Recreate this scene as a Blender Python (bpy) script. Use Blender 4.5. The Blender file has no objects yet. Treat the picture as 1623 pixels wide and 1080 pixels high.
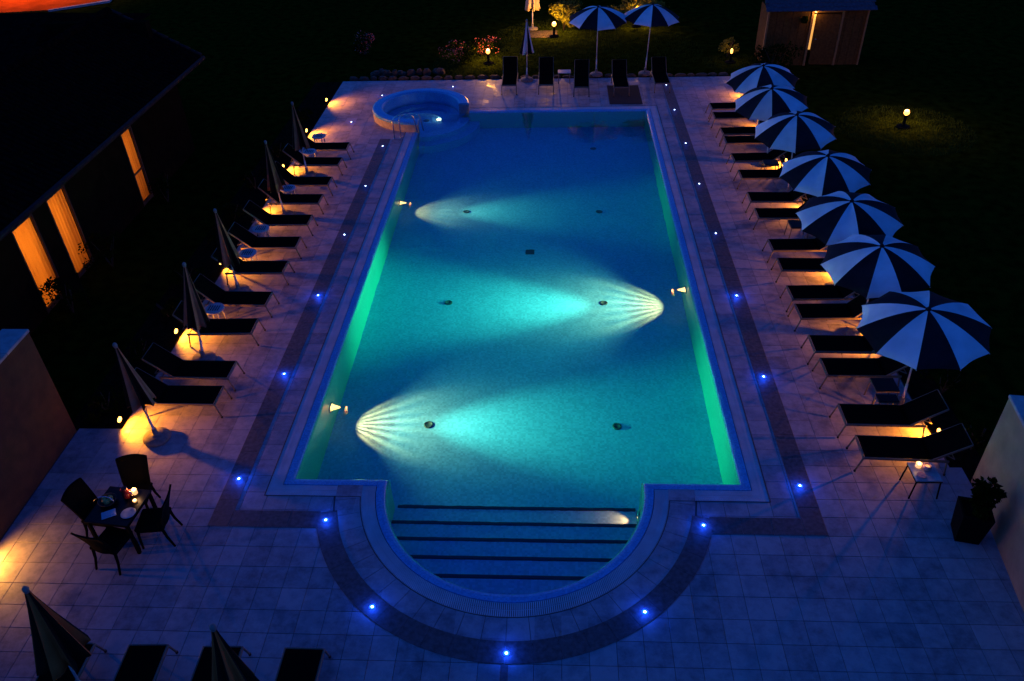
import bpy, math, random
from mathutils import Matrix, Vector
R = math.radians
PI = math.pi
random.seed(7)
sc = bpy.context.scene
col = sc.collection

# ------------------------------------------------------------------ camera
cam_d = bpy.data.cameras.new('camera')
cam = bpy.data.objects.new('camera', cam_d)
col.objects.link(cam)
sc.camera = cam
CAM = Vector((0.669, -9.793, 10.5))
PITCH, YAW, ROLL = 0.6403988, -0.0634447, -0.0345007
fw = Vector((math.sin(YAW)*math.cos(PITCH), math.cos(YAW)*math.cos(PITCH), -math.sin(PITCH)))
rt0 = Vector((math.cos(YAW), -math.sin(YAW), 0))
up0 = rt0.cross(fw)
rt = math.cos(ROLL)*rt0 + math.sin(ROLL)*up0
up = -math.sin(ROLL)*rt0 + math.cos(ROLL)*up0
m = Matrix((rt, up, -fw)).transposed().to_4x4()
m.translation = CAM
cam.matrix_world = m
cam_d.sensor_width = 36
cam_d.lens = 1254.515/1623*36
cam_d.clip_end = 500

# ------------------------------------------------------------------ world: blue dusk
world = bpy.data.worlds.new('World')
sc.world = world
world.use_nodes = True
wn, wl = world.node_tree.nodes, world.node_tree.links
wn.clear()
sky = wn.new('ShaderNodeTexSky')
sky.sky_type = 'NISHITA'
sky.sun_disc = False
sky.sun_elevation = R(14.0)
sky.sun_rotation = R(-70)
tint = wn.new('ShaderNodeMix'); tint.data_type = 'RGBA'; tint.blend_type = 'MULTIPLY'
tint.inputs[0].default_value = 1
tint.inputs[7].default_value = (0.035, 0.215, 1.0, 1)
bg = wn.new('ShaderNodeBackground')
bg.inputs['Strength'].default_value = 0.15
wo = wn.new('ShaderNodeOutputWorld')
wl.new(sky.outputs[0], tint.inputs[6])
wl.new(tint.outputs[2], bg.inputs[0])
wl.new(bg.outputs[0], wo.inputs[0])

sc.view_settings.view_transform = 'Standard'
sc.view_settings.look = 'None'
sc.view_settings.exposure = 0
sc.view_settings.gamma = 1
sc.view_settings.use_curve_mapping = False
sc.render.engine = 'CYCLES'
sc.cycles.use_denoising = True
sc.cycles.denoiser = 'OPENIMAGEDENOISE'
sc.cycles.sample_clamp_indirect = 40.0
sc.cycles.max_bounces = 8
sc.cycles.diffuse_bounces = 3
sc.cycles.glossy_bounces = 3
sc.cycles.transmission_bounces = 6
sc.cycles.transparent_max_bounces = 8
sc.cycles.use_light_tree = True

# ------------------------------------------------------------------ materials
def mat(name, color=(.5, .5, .5), rough=.6, metal=0, noise=0, nscale=8, bump=0, bscale=40, emit=None, estr=0, spec=.5):
    mt = bpy.data.materials.new(name)
    mt.use_nodes = True
    nt = mt.node_tree
    b = nt.nodes['Principled BSDF']
    b.inputs['Base Color'].default_value = (*color, 1)
    b.inputs['Roughness'].default_value = rough
    b.inputs['Metallic'].default_value = metal
    b.inputs['Specular IOR Level'].default_value = spec
    if noise or bump:
        geo = nt.nodes.new('ShaderNodeNewGeometry')
    if noise:
        n = nt.nodes.new('ShaderNodeTexNoise')
        n.inputs['Scale'].default_value = nscale
        n.inputs['Detail'].default_value = 5
        nt.links.new(geo.outputs['Position'], n.inputs['Vector'])
        rmp = nt.nodes.new('ShaderNodeValToRGB')
        c0 = tuple(max(0, c*(1-noise)) for c in color)
        c1 = tuple(min(1, c*(1+noise)) for c in color)
        rmp.color_ramp.elements[0].position = .3
        rmp.color_ramp.elements[1].position = .7
        rmp.color_ramp.elements[0].color = (*c0, 1)
        rmp.color_ramp.elements[1].color = (*c1, 1)
        nt.links.new(n.outputs['Fac'], rmp.inputs[0])
        nt.links.new(rmp.outputs[0], b.inputs['Base Color'])
    if bump:
        n2 = nt.nodes.new('ShaderNodeTexNoise')
        n2.inputs['Scale'].default_value = bscale
        n2.inputs['Detail'].default_value = 4
        nt.links.new(geo.outputs['Position'], n2.inputs['Vector'])
        bp = nt.nodes.new('ShaderNodeBump')
        bp.inputs['Strength'].default_value = bump
        bp.inputs['Distance'].default_value = .01
        nt.links.new(n2.outputs['Fac'], bp.inputs['Height'])
        nt.links.new(bp.outputs[0], b.inputs['Normal'])
    if emit:
        b.inputs['Emission Color'].default_value = (*emit, 1)
        b.inputs['Emission Strength'].default_value = estr
    return mt

def tile_mat():
    mt = mat('stone_tile', (.3, .25, .25), .55)
    nt = mt.node_tree; b = nt.nodes['Principled BSDF']
    geo = nt.nodes.new('ShaderNodeNewGeometry')
    # one tone per tile cell, mottling inside it
    sn = nt.nodes.new('ShaderNodeVectorMath'); sn.operation = 'MULTIPLY'; sn.inputs[1].default_value = (2.5, 2.5, 0)
    of = nt.nodes.new('ShaderNodeVectorMath'); of.operation = 'ADD'; of.inputs[1].default_value = (-13.05, 3.7, 0)
    fl = nt.nodes.new('ShaderNodeVectorMath'); fl.operation = 'FLOOR'
    wh = nt.nodes.new('ShaderNodeTexWhiteNoise'); wh.noise_dimensions = '2D'
    n1 = nt.nodes.new('ShaderNodeTexNoise'); n1.inputs['Scale'].default_value = 5; n1.inputs['Detail'].default_value = 8; n1.inputs['Roughness'].default_value = .7
    n3 = nt.nodes.new('ShaderNodeTexNoise'); n3.inputs['Scale'].default_value = .7; n3.inputs['Detail'].default_value = 3
    L = nt.links.new
    L(geo.outputs['Position'], sn.inputs[0]); L(sn.outputs[0], of.inputs[0]); L(of.outputs[0], fl.inputs[0]); L(fl.outputs[0], wh.inputs[0])
    L(geo.outputs['Position'], n1.inputs['Vector']); L(geo.outputs['Position'], n3.inputs['Vector'])
    a = nt.nodes.new('ShaderNodeMath'); a.operation = 'MULTIPLY_ADD'; a.inputs[1].default_value = .22
    L(wh.outputs[0], a.inputs[0]); L(n1.outputs['Fac'], a.inputs[2])
    a2 = nt.nodes.new('ShaderNodeMath'); a2.operation = 'MULTIPLY_ADD'; a2.inputs[1].default_value = .5
    L(n3.outputs['Fac'], a2.inputs[0]); L(a.outputs[0], a2.inputs[2])
    rmp = nt.nodes.new('ShaderNodeValToRGB')
    e = rmp.color_ramp.elements
    e[0].position = .62; e[0].color = (.17, .150, .17, 1)
    e[1].position = 1.15 if False else 1.0; e[1].color = (.40, .345, .36, 1)
    k = e.new(.82); k.color = (.29, .262, .285, 1)
    L(a2.outputs[0], rmp.inputs[0]); L(rmp.outputs[0], b.inputs['Base Color'])
    n4 = nt.nodes.new('ShaderNodeTexNoise'); n4.inputs['Scale'].default_value = .9; n4.inputs['Detail'].default_value = 7; n4.inputs['Roughness'].default_value = .62
    L(geo.outputs['Position'], n4.inputs['Vector'])
    wet = nt.nodes.new('ShaderNodeMapRange'); wet.interpolation_type = 'SMOOTHSTEP'
    wet.inputs['From Min'].default_value = .53; wet.inputs['From Max'].default_value = .62
    L(n4.outputs['Fac'], wet.inputs['Value'])
    mw = nt.nodes.new('ShaderNodeMix'); mw.data_type = 'RGBA'; mw.blend_type = 'MULTIPLY'; mw.inputs[7].default_value = (.80, .80, .82, 1)
    L(wet.outputs[0], mw.inputs[0]); L(rmp.outputs[0], mw.inputs[6]); L(mw.outputs[2], b.inputs['Base Color'])
    rw_ = nt.nodes.new('ShaderNodeMapRange'); rw_.inputs['To Min'].default_value = .62; rw_.inputs['To Max'].default_value = .30
    L(wet.outputs[0], rw_.inputs['Value']); L(rw_.outputs[0], b.inputs['Roughness'])
    n2 = nt.nodes.new('ShaderNodeTexNoise'); n2.inputs['Scale'].default_value = 60
    L(geo.outputs['Position'], n2.inputs['Vector'])
    bp = nt.nodes.new('ShaderNodeBump'); bp.inputs['Strength'].default_value = .25; bp.inputs['Distance'].default_value = .004
    L(n2.outputs['Fac'], bp.inputs['Height']); L(bp.outputs[0], b.inputs['Normal'])
    return mt

def mosaic_mat(name, c0, c1, size=.03, rough=.35, grout=None):
    """small glass mosaic: one random tone per little square, pale grout"""
    mt = mat(name, c0, rough)
    nt = mt.node_tree; b = nt.nodes['Principled BSDF']
    L = nt.links.new
    geo = nt.nodes.new('ShaderNodeNewGeometry')
    sn = nt.nodes.new('ShaderNodeVectorMath'); sn.operation = 'MULTIPLY'; sn.inputs[1].default_value = (1/size,)*3
    of = nt.nodes.new('ShaderNodeVectorMath'); of.operation = 'ADD'; of.inputs[1].default_value = (.37, .41, .43)
    fl = nt.nodes.new('ShaderNodeVectorMath'); fl.operation = 'FLOOR'
    wh = nt.nodes.new('ShaderNodeTexWhiteNoise'); wh.noise_dimensions = '3D'
    L(geo.outputs['Position'], sn.inputs[0]); L(sn.outputs[0], of.inputs[0]); L(of.outputs[0], fl.inputs[0]); L(fl.outputs[0], wh.inputs[0])
    n = nt.nodes.new('ShaderNodeTexNoise'); n.inputs['Scale'].default_value = 1.3; n.inputs['Detail'].default_value = 6
    L(geo.outputs['Position'], n.inputs['Vector'])
    mx = nt.nodes.new('ShaderNodeMath'); mx.operation = 'MULTIPLY_ADD'; mx.inputs[1].default_value = .55
    L(wh.outputs[0], mx.inputs[0])
    sub = nt.nodes.new('ShaderNodeMath'); sub.operation = 'MULTIPLY'; sub.inputs[1].default_value = .45
    L(n.outputs['Fac'], sub.inputs[0]); L(sub.outputs[0], mx.inputs[2])
    r = nt.nodes.new('ShaderNodeMix'); r.data_type = 'RGBA'
    r.inputs[6].default_value = (*c0, 1); r.inputs[7].default_value = (*c1, 1)
    L(mx.outputs[0], r.inputs[0]); L(r.outputs[2], b.inputs['Base Color'])
    return mt

M = {}
M['tile'] = tile_mat()
M['joint'] = mat('joint', (.075, .065, .068), .9)
M['band'] = mat('dark_band_stone', (.085, .07, .075), .6, noise=.45, nscale=14, bump=.3, bscale=70)
M['grate'] = mat('grate_plastic', (.60, .57, .60), .5, noise=.15, nscale=3)
M['channel'] = mat('channel', (.03, .03, .035), .8)
M['edge_mosaic'] = mosaic_mat('edge_mosaic', (.03, .22, .46), (.10, .48, .80), .028, .3)
M['pool_mosaic'] = mosaic_mat('pool_mosaic', (.11, .30, .66), (.27, .54, .98), .045, .4)
M['wall_mosaic'] = mosaic_mat('wall_mosaic', (.08, .31, .30), (.17, .50, .46), .03, .4)
M['nosing'] = mat('nosing_tile', (.004, .008, .05), .4)
M['spa_side'] = mat('spa_side_stone', (.42, .34, .22), .6, noise=.25, nscale=9, bump=.3)
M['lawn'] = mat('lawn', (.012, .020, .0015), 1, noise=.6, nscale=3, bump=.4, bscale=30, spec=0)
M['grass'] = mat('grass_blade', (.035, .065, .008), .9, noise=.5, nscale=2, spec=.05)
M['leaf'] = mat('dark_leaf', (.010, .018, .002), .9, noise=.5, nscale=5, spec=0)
M['lit_leaf'] = mat('lamplit_leaf', (.12, .13, .015), .7, noise=.5, nscale=5, spec=.1)  # leaf colour raised and yellowed to carry the garden lamps' amber glow
M['flower'] = mat('pink_flower', (.45, .10, .10), .7, noise=.4, nscale=6)
M['bark'] = mat('bark', (.05, .035, .025), .9, noise=.4, nscale=20)
M['fabric'] = mat('black_mesh_fabric', (.004, .004, .004), 1, noise=.3, nscale=200, spec=0)
M['alu'] = mat('brushed_aluminium', (.17, .13, .09), .5, metal=.3, noise=.12, nscale=12)
M['foot'] = mat('rubber_foot', (.01, .01, .01), .7)
M['steel'] = mat('stainless_steel', (.6, .6, .62), .2, metal=1)
M['white_cloth'] = mat('white_canvas', (.72, .70, .70), .85, noise=.12, nscale=3, bump=.2, bscale=60, spec=.1)
M['navy_cloth'] = mat('navy_canvas', (.012, .012, .018), .85, noise=.25, nscale=4, bump=.2, bscale=60, spec=.1)
M['lit_cream_cloth'] = mat('lit_cream_canvas', (.5, .11, .03), .85, noise=.15, nscale=3, spec=.1)  # cream canvas reddened: missing warm lamplight put into its colour
M['pale_cloth'] = mat('pale_canvas', (.55, .45, .36), .85, noise=.15, nscale=3, spec=.1)
M['brown_cloth'] = mat('brown_canvas', (.016, .009, .006), .85, noise=.3, nscale=4, spec=.1)
M['lamp_tinted_cloth'] = mat('lamp_tinted_canvas', (.42, .17, .085), .85, noise=.2, nscale=3, spec=.1)  # white canvas panels, warm lamplight tinted into the colour
M['pole'] = mat('white_pole', (.55, .54, .52), .45, noise=.1)
M['finial'] = mat('finial_plastic', (.20, .17, .15), .6)
M['concrete'] = mat('concrete', (.16, .15, .145), .9, noise=.35, nscale=14, bump=.5)
M['white_plastic'] = mat('white_plastic', (.36, .35, .37), .4, noise=.08, nscale=20)
M['black_plastic'] = mat('black_plastic', (.004, .004, .004), .9, spec=.05)
M['wicker'] = mat('dark_wicker', (.005, .004, .003), .85, noise=.5, nscale=60, spec=.05)
M['dark_glass'] = mat('dark_glass_top', (.005, .005, .007), .35, spec=.12)
M['stone_top'] = mat('pale_stone_top', (.36, .34, .36), .35, noise=.2, nscale=12)
M['plaster'] = mat('brown_plaster', (.06, .026, .008), .9, noise=.3, nscale=4, bump=.5, bscale=25)
M['plaster2'] = mat('cream_plaster', (.33, .20, .11), .9, noise=.2, nscale=3, bump=.4, bscale=25)
M['wall_cap'] = mat('wall_cap_stone', (.38, .34, .32), .8, noise=.2, nscale=6)
M['house_wall'] = mat('house_plaster', (.010, .007, .004), .95, noise=.3, nscale=4, spec=0)
M['roof'] = mat('roof_tile', (.006, .0045, .004), .9, noise=.5, nscale=7, spec=0)
M['roof_edge'] = mat('roof_edge_tile', (.022, .018, .017), .8, noise=.4, nscale=9, spec=.1)
M['shed_roof'] = mat('shed_roof_slate', (.05, .055, .065), .6, noise=.4, nscale=10)
M['wood'] = mat('pale_shed_wood', (.09, .045, .012), .9, noise=.3, nscale=12, spec=.1)
M['trim'] = mat('shed_trim', (.24, .12, .03), .7, noise=.2, nscale=10)
M['dark_wood'] = mat('dark_wood', (.03, .02, .014), .7, noise=.4, nscale=14)
M['room'] = mat('room_plaster', (.75, .62, .42), .9)
M['terracotta'] = mat('terracotta_paving', (.55, .085, .010), .9, noise=.25, nscale=1.2, spec=0)
M['stone'] = mat('rubble_stone', (.06, .042, .025), .9, noise=.4, nscale=9, bump=.8)
M['mat'] = mat('dark_mat', (.012, .010, .010), .95, noise=.4, nscale=40)
M['warm_lens'] = mat('warm_lens', (.9, .7, .4), .4, emit=(1, .46, .08), estr=6)
M['globe'] = mat('globe_glass', (.9, .8, .6), .4, emit=(1, .42, .06), estr=4)
M['pool_lens'] = mat('pool_lens', (.9, .9, .8), .3, emit=(1, .40, .10), estr=4)
M['led'] = mat('blue_led', (.7, .8, 1), .3, emit=(.28, .5, 1), estr=22)
M['led_halo'] = mat('blue_halo', (.1, .2, .6), .4, emit=(.006, .07, 1), estr=1.6)  # glow colour for the halo drawn around the near LEDs
M['led_far'] = mat('white_led', (.8, .9, 1), .3, emit=(.62, .78, 1), estr=10)
M['flame'] = mat('candle_flame', (1, .8, .5), .5, emit=(1, .62, .22), estr=14)
M['wax'] = mat('wax', (.8, .62, .45), .5, emit=(1, .45, .12), estr=1.2)
M['red_glass'] = mat('red_glass', (.30, .02, .015), .15)
M['bread'] = mat('bread', (.62, .36, .09), .8, noise=.4, nscale=25)
M['napkin'] = mat('napkin', (.5, .5, .56), .8)
M['pink'] = mat('pink_glass', (.62, .30, .27), .2)
M['drain'] = mat('drain_cover', (.035, .05, .07), .5)
M['gap_light'] = mat('lit_room_gap', (1, .7, .3), .6, emit=(1, .46, .08), estr=.9)

def vary(mt, amt):
    """each object with this material gets its own slight tone (sun bleaching, dirt)"""
    nt = mt.node_tree; b = nt.nodes['Principled BSDF']
    src = b.inputs['Base Color'].links[0].from_socket
    oi = nt.nodes.new('ShaderNodeObjectInfo')
    mr = nt.nodes.new('ShaderNodeMapRange'); mr.inputs['To Min'].default_value = 1-amt; mr.inputs['To Max'].default_value = 1+amt*.4
    nt.links.new(oi.outputs['Random'], mr.inputs['Value'])
    mx = nt.nodes.new('ShaderNodeVectorMath'); mx.operation = 'SCALE'
    nt.links.new(src, mx.inputs[0]); nt.links.new(mr.outputs[0], mx.inputs['Scale'])
    nt.links.new(mx.outputs[0], b.inputs['Base Color'])
vary(M['white_cloth'], .22); vary(M['lamp_tinted_cloth'], .25); vary(M['alu'], .25); vary(M['navy_cloth'], .4)

def curtain_mat():
    mt = bpy.data.materials.new('curtain'); mt.use_nodes = True
    nt = mt.node_tree; nt.nodes.clear()
    o = nt.nodes.new('ShaderNodeOutputMaterial')
    t = nt.nodes.new('ShaderNodeBsdfTranslucent'); t.inputs[0].default_value = (.80, .33, .045, 1)
    d = nt.nodes.new('ShaderNodeBsdfDiffuse'); d.inputs[0].default_value = (.3, .18, .07, 1)
    mx = nt.nodes.new('ShaderNodeMixShader'); mx.inputs[0].default_value = .3
    nt.links.new(t.outputs[0], mx.inputs[1]); nt.links.new(d.outputs[0], mx.inputs[2]); nt.links.new(mx.outputs[0], o.inputs[0])
    return mt
M['curtain'] = curtain_mat()

def water_mat():
    mt = bpy.data.materials.new('pool_water'); mt.use_nodes = True
    nt = mt.node_tree; nt.nodes.clear()
    o = nt.nodes.new('ShaderNodeOutputMaterial')
    g = nt.nodes.new('ShaderNodeBsdfGlass'); g.inputs['IOR'].default_value = 1.333; g.inputs['Roughness'].default_value = 0.0
    g.inputs['Color'].default_value = (1, 1, 1, 1)
    geo = nt.nodes.new('ShaderNodeNewGeometry')
    n = nt.nodes.new('ShaderNodeTexNoise'); n.inputs['Scale'].default_value = 2.2; n.inputs['Detail'].default_value = 3
    bp = nt.nodes.new('ShaderNodeBump'); bp.inputs['Strength'].default_value = .22; bp.inputs['Distance'].default_value = .03
    nt.links.new(geo.outputs['Position'], n.inputs['Vector']); nt.links.new(n.outputs['Fac'], bp.inputs['Height'])
    nt.links.new(bp.outputs[0], g.inputs['Normal'])
    v = nt.nodes.new('ShaderNodeVolumeAbsorption')
    v.inputs['Color'].default_value = (.02, .945, .91, 1); v.inputs['Density'].default_value = .60
    nt.links.new(g.outputs[0], o.inputs['Surface']); nt.links.new(v.outputs[0], o.inputs['Volume'])
    return mt
M['water'] = water_mat()

# ------------------------------------------------------------------ mesh helpers
class MB:
    def __init__(s): s.v = []; s.f = []; s.sm = []
    def add(s, vs, fs, smooth=False, mtx=None):
        b = len(s.v)
        if mtx is not None: vs = [tuple(mtx @ Vector(q)) for q in vs]
        s.v += [tuple(q) for q in vs]
        s.f += [tuple(i+b for i in f) for f in fs]
        s.sm += [smooth]*len(fs)
        return s
    def box(s, c, d, mtx=None, bev=0):
        x, y, z = c; a, b, e = d[0]/2, d[1]/2, d[2]/2
        if bev:
            k = bev
            vs = []
            for sz in (-1, 1):
                for (ax, ay) in ((a, b-k), (a-k, b), (-a+k, b), (-a, b-k), (-a, -b+k), (-a+k, -b), (a-k, -b), (a, -b+k)):
                    vs.append((x+ax, y+ay, z+sz*(e-k)))
            for sz in (-1, 1):
                for (ax, ay) in ((a-k, b-k), (-a+k, b-k), (-a+k, -b+k), (a-k, -b+k)):
                    vs.append((x+ax, y+ay, z+sz*e))
            fs = [(i, (i+1) % 8, 8+(i+1) % 8, 8+i) for i in range(8)]
            fs += [(20, 21, 22, 23), (19, 18, 17, 16)]
            for j in range(4):
                i0, i1 = 2*j, 2*j+1
                fs.append((8+i0, 8+i1, 20+j)); fs.append((i1, i0, 16+j))
                n = (j+1) % 4
                fs.append((8+i1, 8+(2*n) % 8, 20+n, 20+j)); fs.append(((2*n) % 8, i1, 16+j, 16+n))
            return s.add(vs, fs, False, mtx)
        vs = [(x+i*a, y+j*b, z+k*e) for k in (-1, 1) for (i, j) in ((-1, -1), (1, -1), (1, 1), (-1, 1))]
        return s.add(vs, [(3, 2, 1, 0), (4, 5, 6, 7), (0, 1, 5, 4), (1, 2, 6, 5), (2, 3, 7, 6), (3, 0, 4, 7)], False, mtx)
    def tube(s, pts, r, n=8, cap=True, mtx=None):
        pts = [Vector(q) for q in pts]
        rs = r if isinstance(r, (list, tuple)) else [r]*len(pts)
        vs = []; prev = None
        for i, q in enumerate(pts):
            d = (pts[min(i+1, len(pts)-1)]-pts[max(i-1, 0)]).normalized()
            a = Vector((0, 0, 1)) if abs(d.z) < .9 else Vector((1, 0, 0))
            if prev is not None: a = prev
            u = (a - d*a.dot(d)).normalized(); w = d.cross(u); prev = u
            for k in range(n):
                t = 2*PI*k/n
                vs.append(tuple(q + (u*math.cos(t)+w*math.sin(t))*rs[i]))
        fs = []
        for i in range(len(pts)-1):
            for k in range(n):
                fs.append((i*n+k, i*n+(k+1) % n, (i+1)*n+(k+1) % n, (i+1)*n+k))
        s.add(vs, fs, True, mtx)
        if cap:
            b = len(s.v)-len(vs)
            s.f.append(tuple(b+k for k in reversed(range(n)))); s.sm.append(False)
            s.f.append(tuple(b+(len(pts)-1)*n+k for k in range(n))); s.sm.append(False)
        return s
    def lathe(s, prof, n=16, c=(0, 0, 0), mtx=None, smooth=True):
        vs = []; fs = []
        for (r, z) in prof:
            for k in range(n):
                t = 2*PI*k/n
                vs.append((c[0]+r*math.cos(t), c[1]+r*math.sin(t), c[2]+z))
        for i in range(len(prof)-1):
            for k in range(n):
                fs.append((i*n+k, i*n+(k+1) % n, (i+1)*n+(k+1) % n, (i+1)*n+k))
        s.add(vs, fs, smooth, mtx)
        b = len(s.v)-len(vs)
        if prof[0][0] > 1e-5: s.f.append(tuple(b+k for k in reversed(range(n)))); s.sm.append(False)
        if prof[-1][0] > 1e-5: s.f.append(tuple(b+(len(prof)-1)*n+k for k in range(n))); s.sm.append(False)
        return s
    def prism(s, poly, z0, z1, mtx=None):
        n = len(poly)
        vs = [(x, y, z0) for x, y in poly]+[(x, y, z1) for x, y in poly]
        fs = [tuple(reversed(range(n))), tuple(range(n, 2*n))]+[(i, (i+1) % n, n+(i+1) % n, n+i) for i in range(n)]
        return s.add(vs, fs, False, mtx)
    def mesh(s, name):
        me = bpy.data.meshes.new(name)
        me.from_pydata(s.v, [], s.f)
        me.polygons.foreach_set('use_smooth', s.sm)
        me.update()
        return me
    def build(s, name, material, parent=None, loc=None, rot=None):
        return put(name, s.mesh(name), material, parent, loc, rot)

def put(name, me, material, parent=None, loc=None, rot=None):
    if material is not None and not me.materials: me.materials.append(material)
    o = bpy.data.objects.new(name, me)
    col.objects.link(o)
    if parent: o.parent = parent
    if loc: o.location = loc
    if rot: o.rotation_euler = rot
    return o
def empty(name, loc=(0, 0, 0), rz=0, parent=None):
    o = bpy.data.objects.new(name, None)
    o.empty_display_size = .1
    col.objects.link(o); o.location = loc; o.rotation_euler = (0, 0, rz)
    if parent: o.parent = parent
    return o
def tag(o, label, cat=None, group=None):
    o['label'] = label
    if cat: o['category'] = cat
    if group: o['group'] = group
    return o
def struct(o): o['kind'] = 'structure'; return o
def stuff(o): o['kind'] = 'stuff'; return o
def copy_tree(o, parent=None):
    c = o.copy(); col.objects.link(c)
    if parent: c.parent = parent
    for ch in list(o.children): copy_tree(ch, c)
    return c
def light(kind, name, loc, energy, color, parent=None, rot=None, radius=.03, size=None, blend=.5):
    d = bpy.data.lights.new(name, kind)
    d.energy = energy; d.color = color
    d.shadow_soft_size = radius
    if kind == 'SPOT': d.spot_size = size; d.spot_blend = blend
    o = bpy.data.objects.new(name, d); col.objects.link(o)
    o.location = loc
    if rot: o.rotation_euler = rot
    if parent: o.parent = parent
    return o
ORD = ['nearest', 'second', 'third', 'fourth', 'fifth', 'sixth', 'seventh', 'eighth', 'ninth', 'tenth', 'eleventh', 'twelfth', 'thirteenth', 'fourteenth', 'fifteenth', 'sixteenth']
def ordn(i, n): return 'nearest' if i == 0 else ('farthest' if i == n-1 else ORD[i]+' nearest')

# ------------------------------------------------------------------ pool outline
PX, PY0, PY1, PR = 3.97, .10, 18.10, 2.27     # half width, near edge, far edge, apse radius
SPA = (-4.10, 18.02); SR0, SR1 = 1.36, 1.74   # spa centre, inner and outer radius
def outline(d, n=48):
    """pool edge offset outward by d, from the spa's near side round to its far side"""
    ro = SR1-.05
    ys = SPA[1]-math.sqrt(max(ro**2-(-PX-d-SPA[0])**2, 0))
    xs = SPA[0]+math.sqrt(max(ro**2-(PY1+d-SPA[1])**2, 0))
    pts = [(-PX-d, ys)]
    for k in range(1, 12): pts.append((-PX-d, ys+(PY0-d-ys)*k/12))
    pts.append((-PX-d, PY0-d))
    r = PR+d; yc = PY0-d
    a = math.asin(yc/r)
    for k in range(n+1):
        t = PI-a + (PI+2*a)*k/n
        pts.append((r*math.cos(t), r*math.sin(t)))
    pts.append((PX+d, PY0-d))
    for k in range(1, 12): pts.append((PX+d, PY0-d+(PY1-PY0+2*d)*k/12))
    pts.append((PX+d, PY1+d))
    pts.append((xs, PY1+d))
    return pts
def ribbon(mb, prof, smooth=False):
    rows = [[(x, y, z) for x, y in outline(d)] for d, z in prof]
    for a, b in zip(rows, rows[1:]):
        n = len(a)
        mb.add(a+b, [(i, i+1, n+i+1, n+i) for i in range(n-1)], smooth)
    return mb
FLOOR = -1.5

# ------------------------------------------------------------------ ground and deck
def flat(name, x0, y0, x1, y1, z, material, n=1):
    mb = MB(); mb.add([(x0, y0, z), (x1, y0, z), (x1, y1, z), (x0, y1, z)], [(0, 1, 2, 3)])
    return mb.build(name, material)
# the lawn is a sheet with a hole under the deck
mb = MB()
for (x0, y0, x1, y1) in ((-150, -60, -8.9, 200), (8.45, -60, 150, 200), (-8.9, 21.68, 8.45, 200), (-8.9, -60, 8.45, -9)):
    mb.add([(x0, y0, -.03), (x1, y0, -.03), (x1, y1, -.03), (x0, y1, -.03)], [(0, 1, 2, 3)])
lawn = struct(mb.build('lawn', M['lawn']))
# planting beds either side of the deck
mb = MB()
for (x0, y0, x1, y1) in ((-8.9, 1.25, -7.80, 21.68), (7.78, .15, 8.45, 21.68)):
    mb.add([(x0, y0, -.025), (x1, y0, -.025), (x1, y1, -.025), (x0, y1, -.025)], [(0, 1, 2, 3)])
bed = struct(mb.build('planting_bed', mat('bed_soil', (.010, .009, .006), 1, noise=.5, nscale=10, bump=.6, spec=0)))

deck = struct(empty('deck'))
# bedding (shows in the joints), with the pool cut out
mb = MB()
Z = -.007
DX0, DX1, DY0, DY1 = -7.80, 7.78, -9, 21.68
def quad(x0, y0, x1, y1, z=Z): mb.add([(x0, y0, z), (x1, y0, z), (x1, y1, z), (x0, y1, z)], [(0, 1, 2, 3)])
quad(-8.9, DY0, 8.45, -2.8); quad(-8.9, -2.8, -2.72, -.3); quad(2.72, -2.8, 8.45, -.3)
quad(-8.9, -.3, -4.4, 1.25); quad(4.4, -.3, 8.45, .15); quad(4.4, .15, DX1, 1.25)
quad(DX0, 1.25, -4.4, 16.4); quad(4.4, 1.25, DX1, 18.5); quad(DX0, 16.4, -5.8, 19.7); quad(-2.4, 18.5, DX1, 19.7); quad(DX0, 19.7, DX1, DY1)
a0 = [(-2.72, -.3), (-2.72, -2.8), (2.72, -2.8), (2.72, -.3)]
arc = [(2.7*math.cos(t), 2.7*math.sin(t)) for t in [PI+.1+(PI-.2)*k/40 for k in range(41)]]
for k in range(40):   # fill between the apse and its bounding box
    p, q = arc[k], arc[k+1]
    mb.add([(p[0], p[1], Z), (q[0], q[1], Z), (q[0], -2.8, Z), (p[0], -2.8, Z)], [(0, 1, 2, 3)])
mb.add([(-2.72, -2.8, Z), arc[0]+(Z,), (arc[0][0], -2.8, Z)], [(0, 1, 2)])
bedding = mb.build('mortar_bed', M['joint'], deck)
# tiles
T, G = .40, .007
NEAR = []
def clip_half(poly, nx, ny, c):
    out = []
    for i in range(len(poly)):
        p, q = poly[i], poly[(i+1) % len(poly)]
        a, b = p[0]*nx+p[1]*ny-c, q[0]*nx+q[1]*ny-c
        if a >= 0: out.append(p)
        if (a >= 0) != (b >= 0):
            t = a/(a-b); out.append((p[0]+(q[0]-p[0])*t, p[1]+(q[1]-p[1])*t))
    return out
def clip_circle(poly, cx, cy, r):
    mx = sum(p[0] for p in poly)/len(poly); my = sum(p[1] for p in poly)/len(poly)
    d = math.hypot(mx-cx, my-cy)
    if d < 1e-4: return []
    nx, ny = (mx-cx)/d, (my-cy)/d
    return clip_half(poly, nx, ny, nx*cx+ny*cy+r)
def area(p): return abs(sum(p[i][0]*p[(i+1) % len(p)][1]-p[(i+1) % len(p)][0]*p[i][1] for i in range(len(p))))/2
tiles = []
ix0, ix1 = -35, 35
xs0 = 5.22
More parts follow.
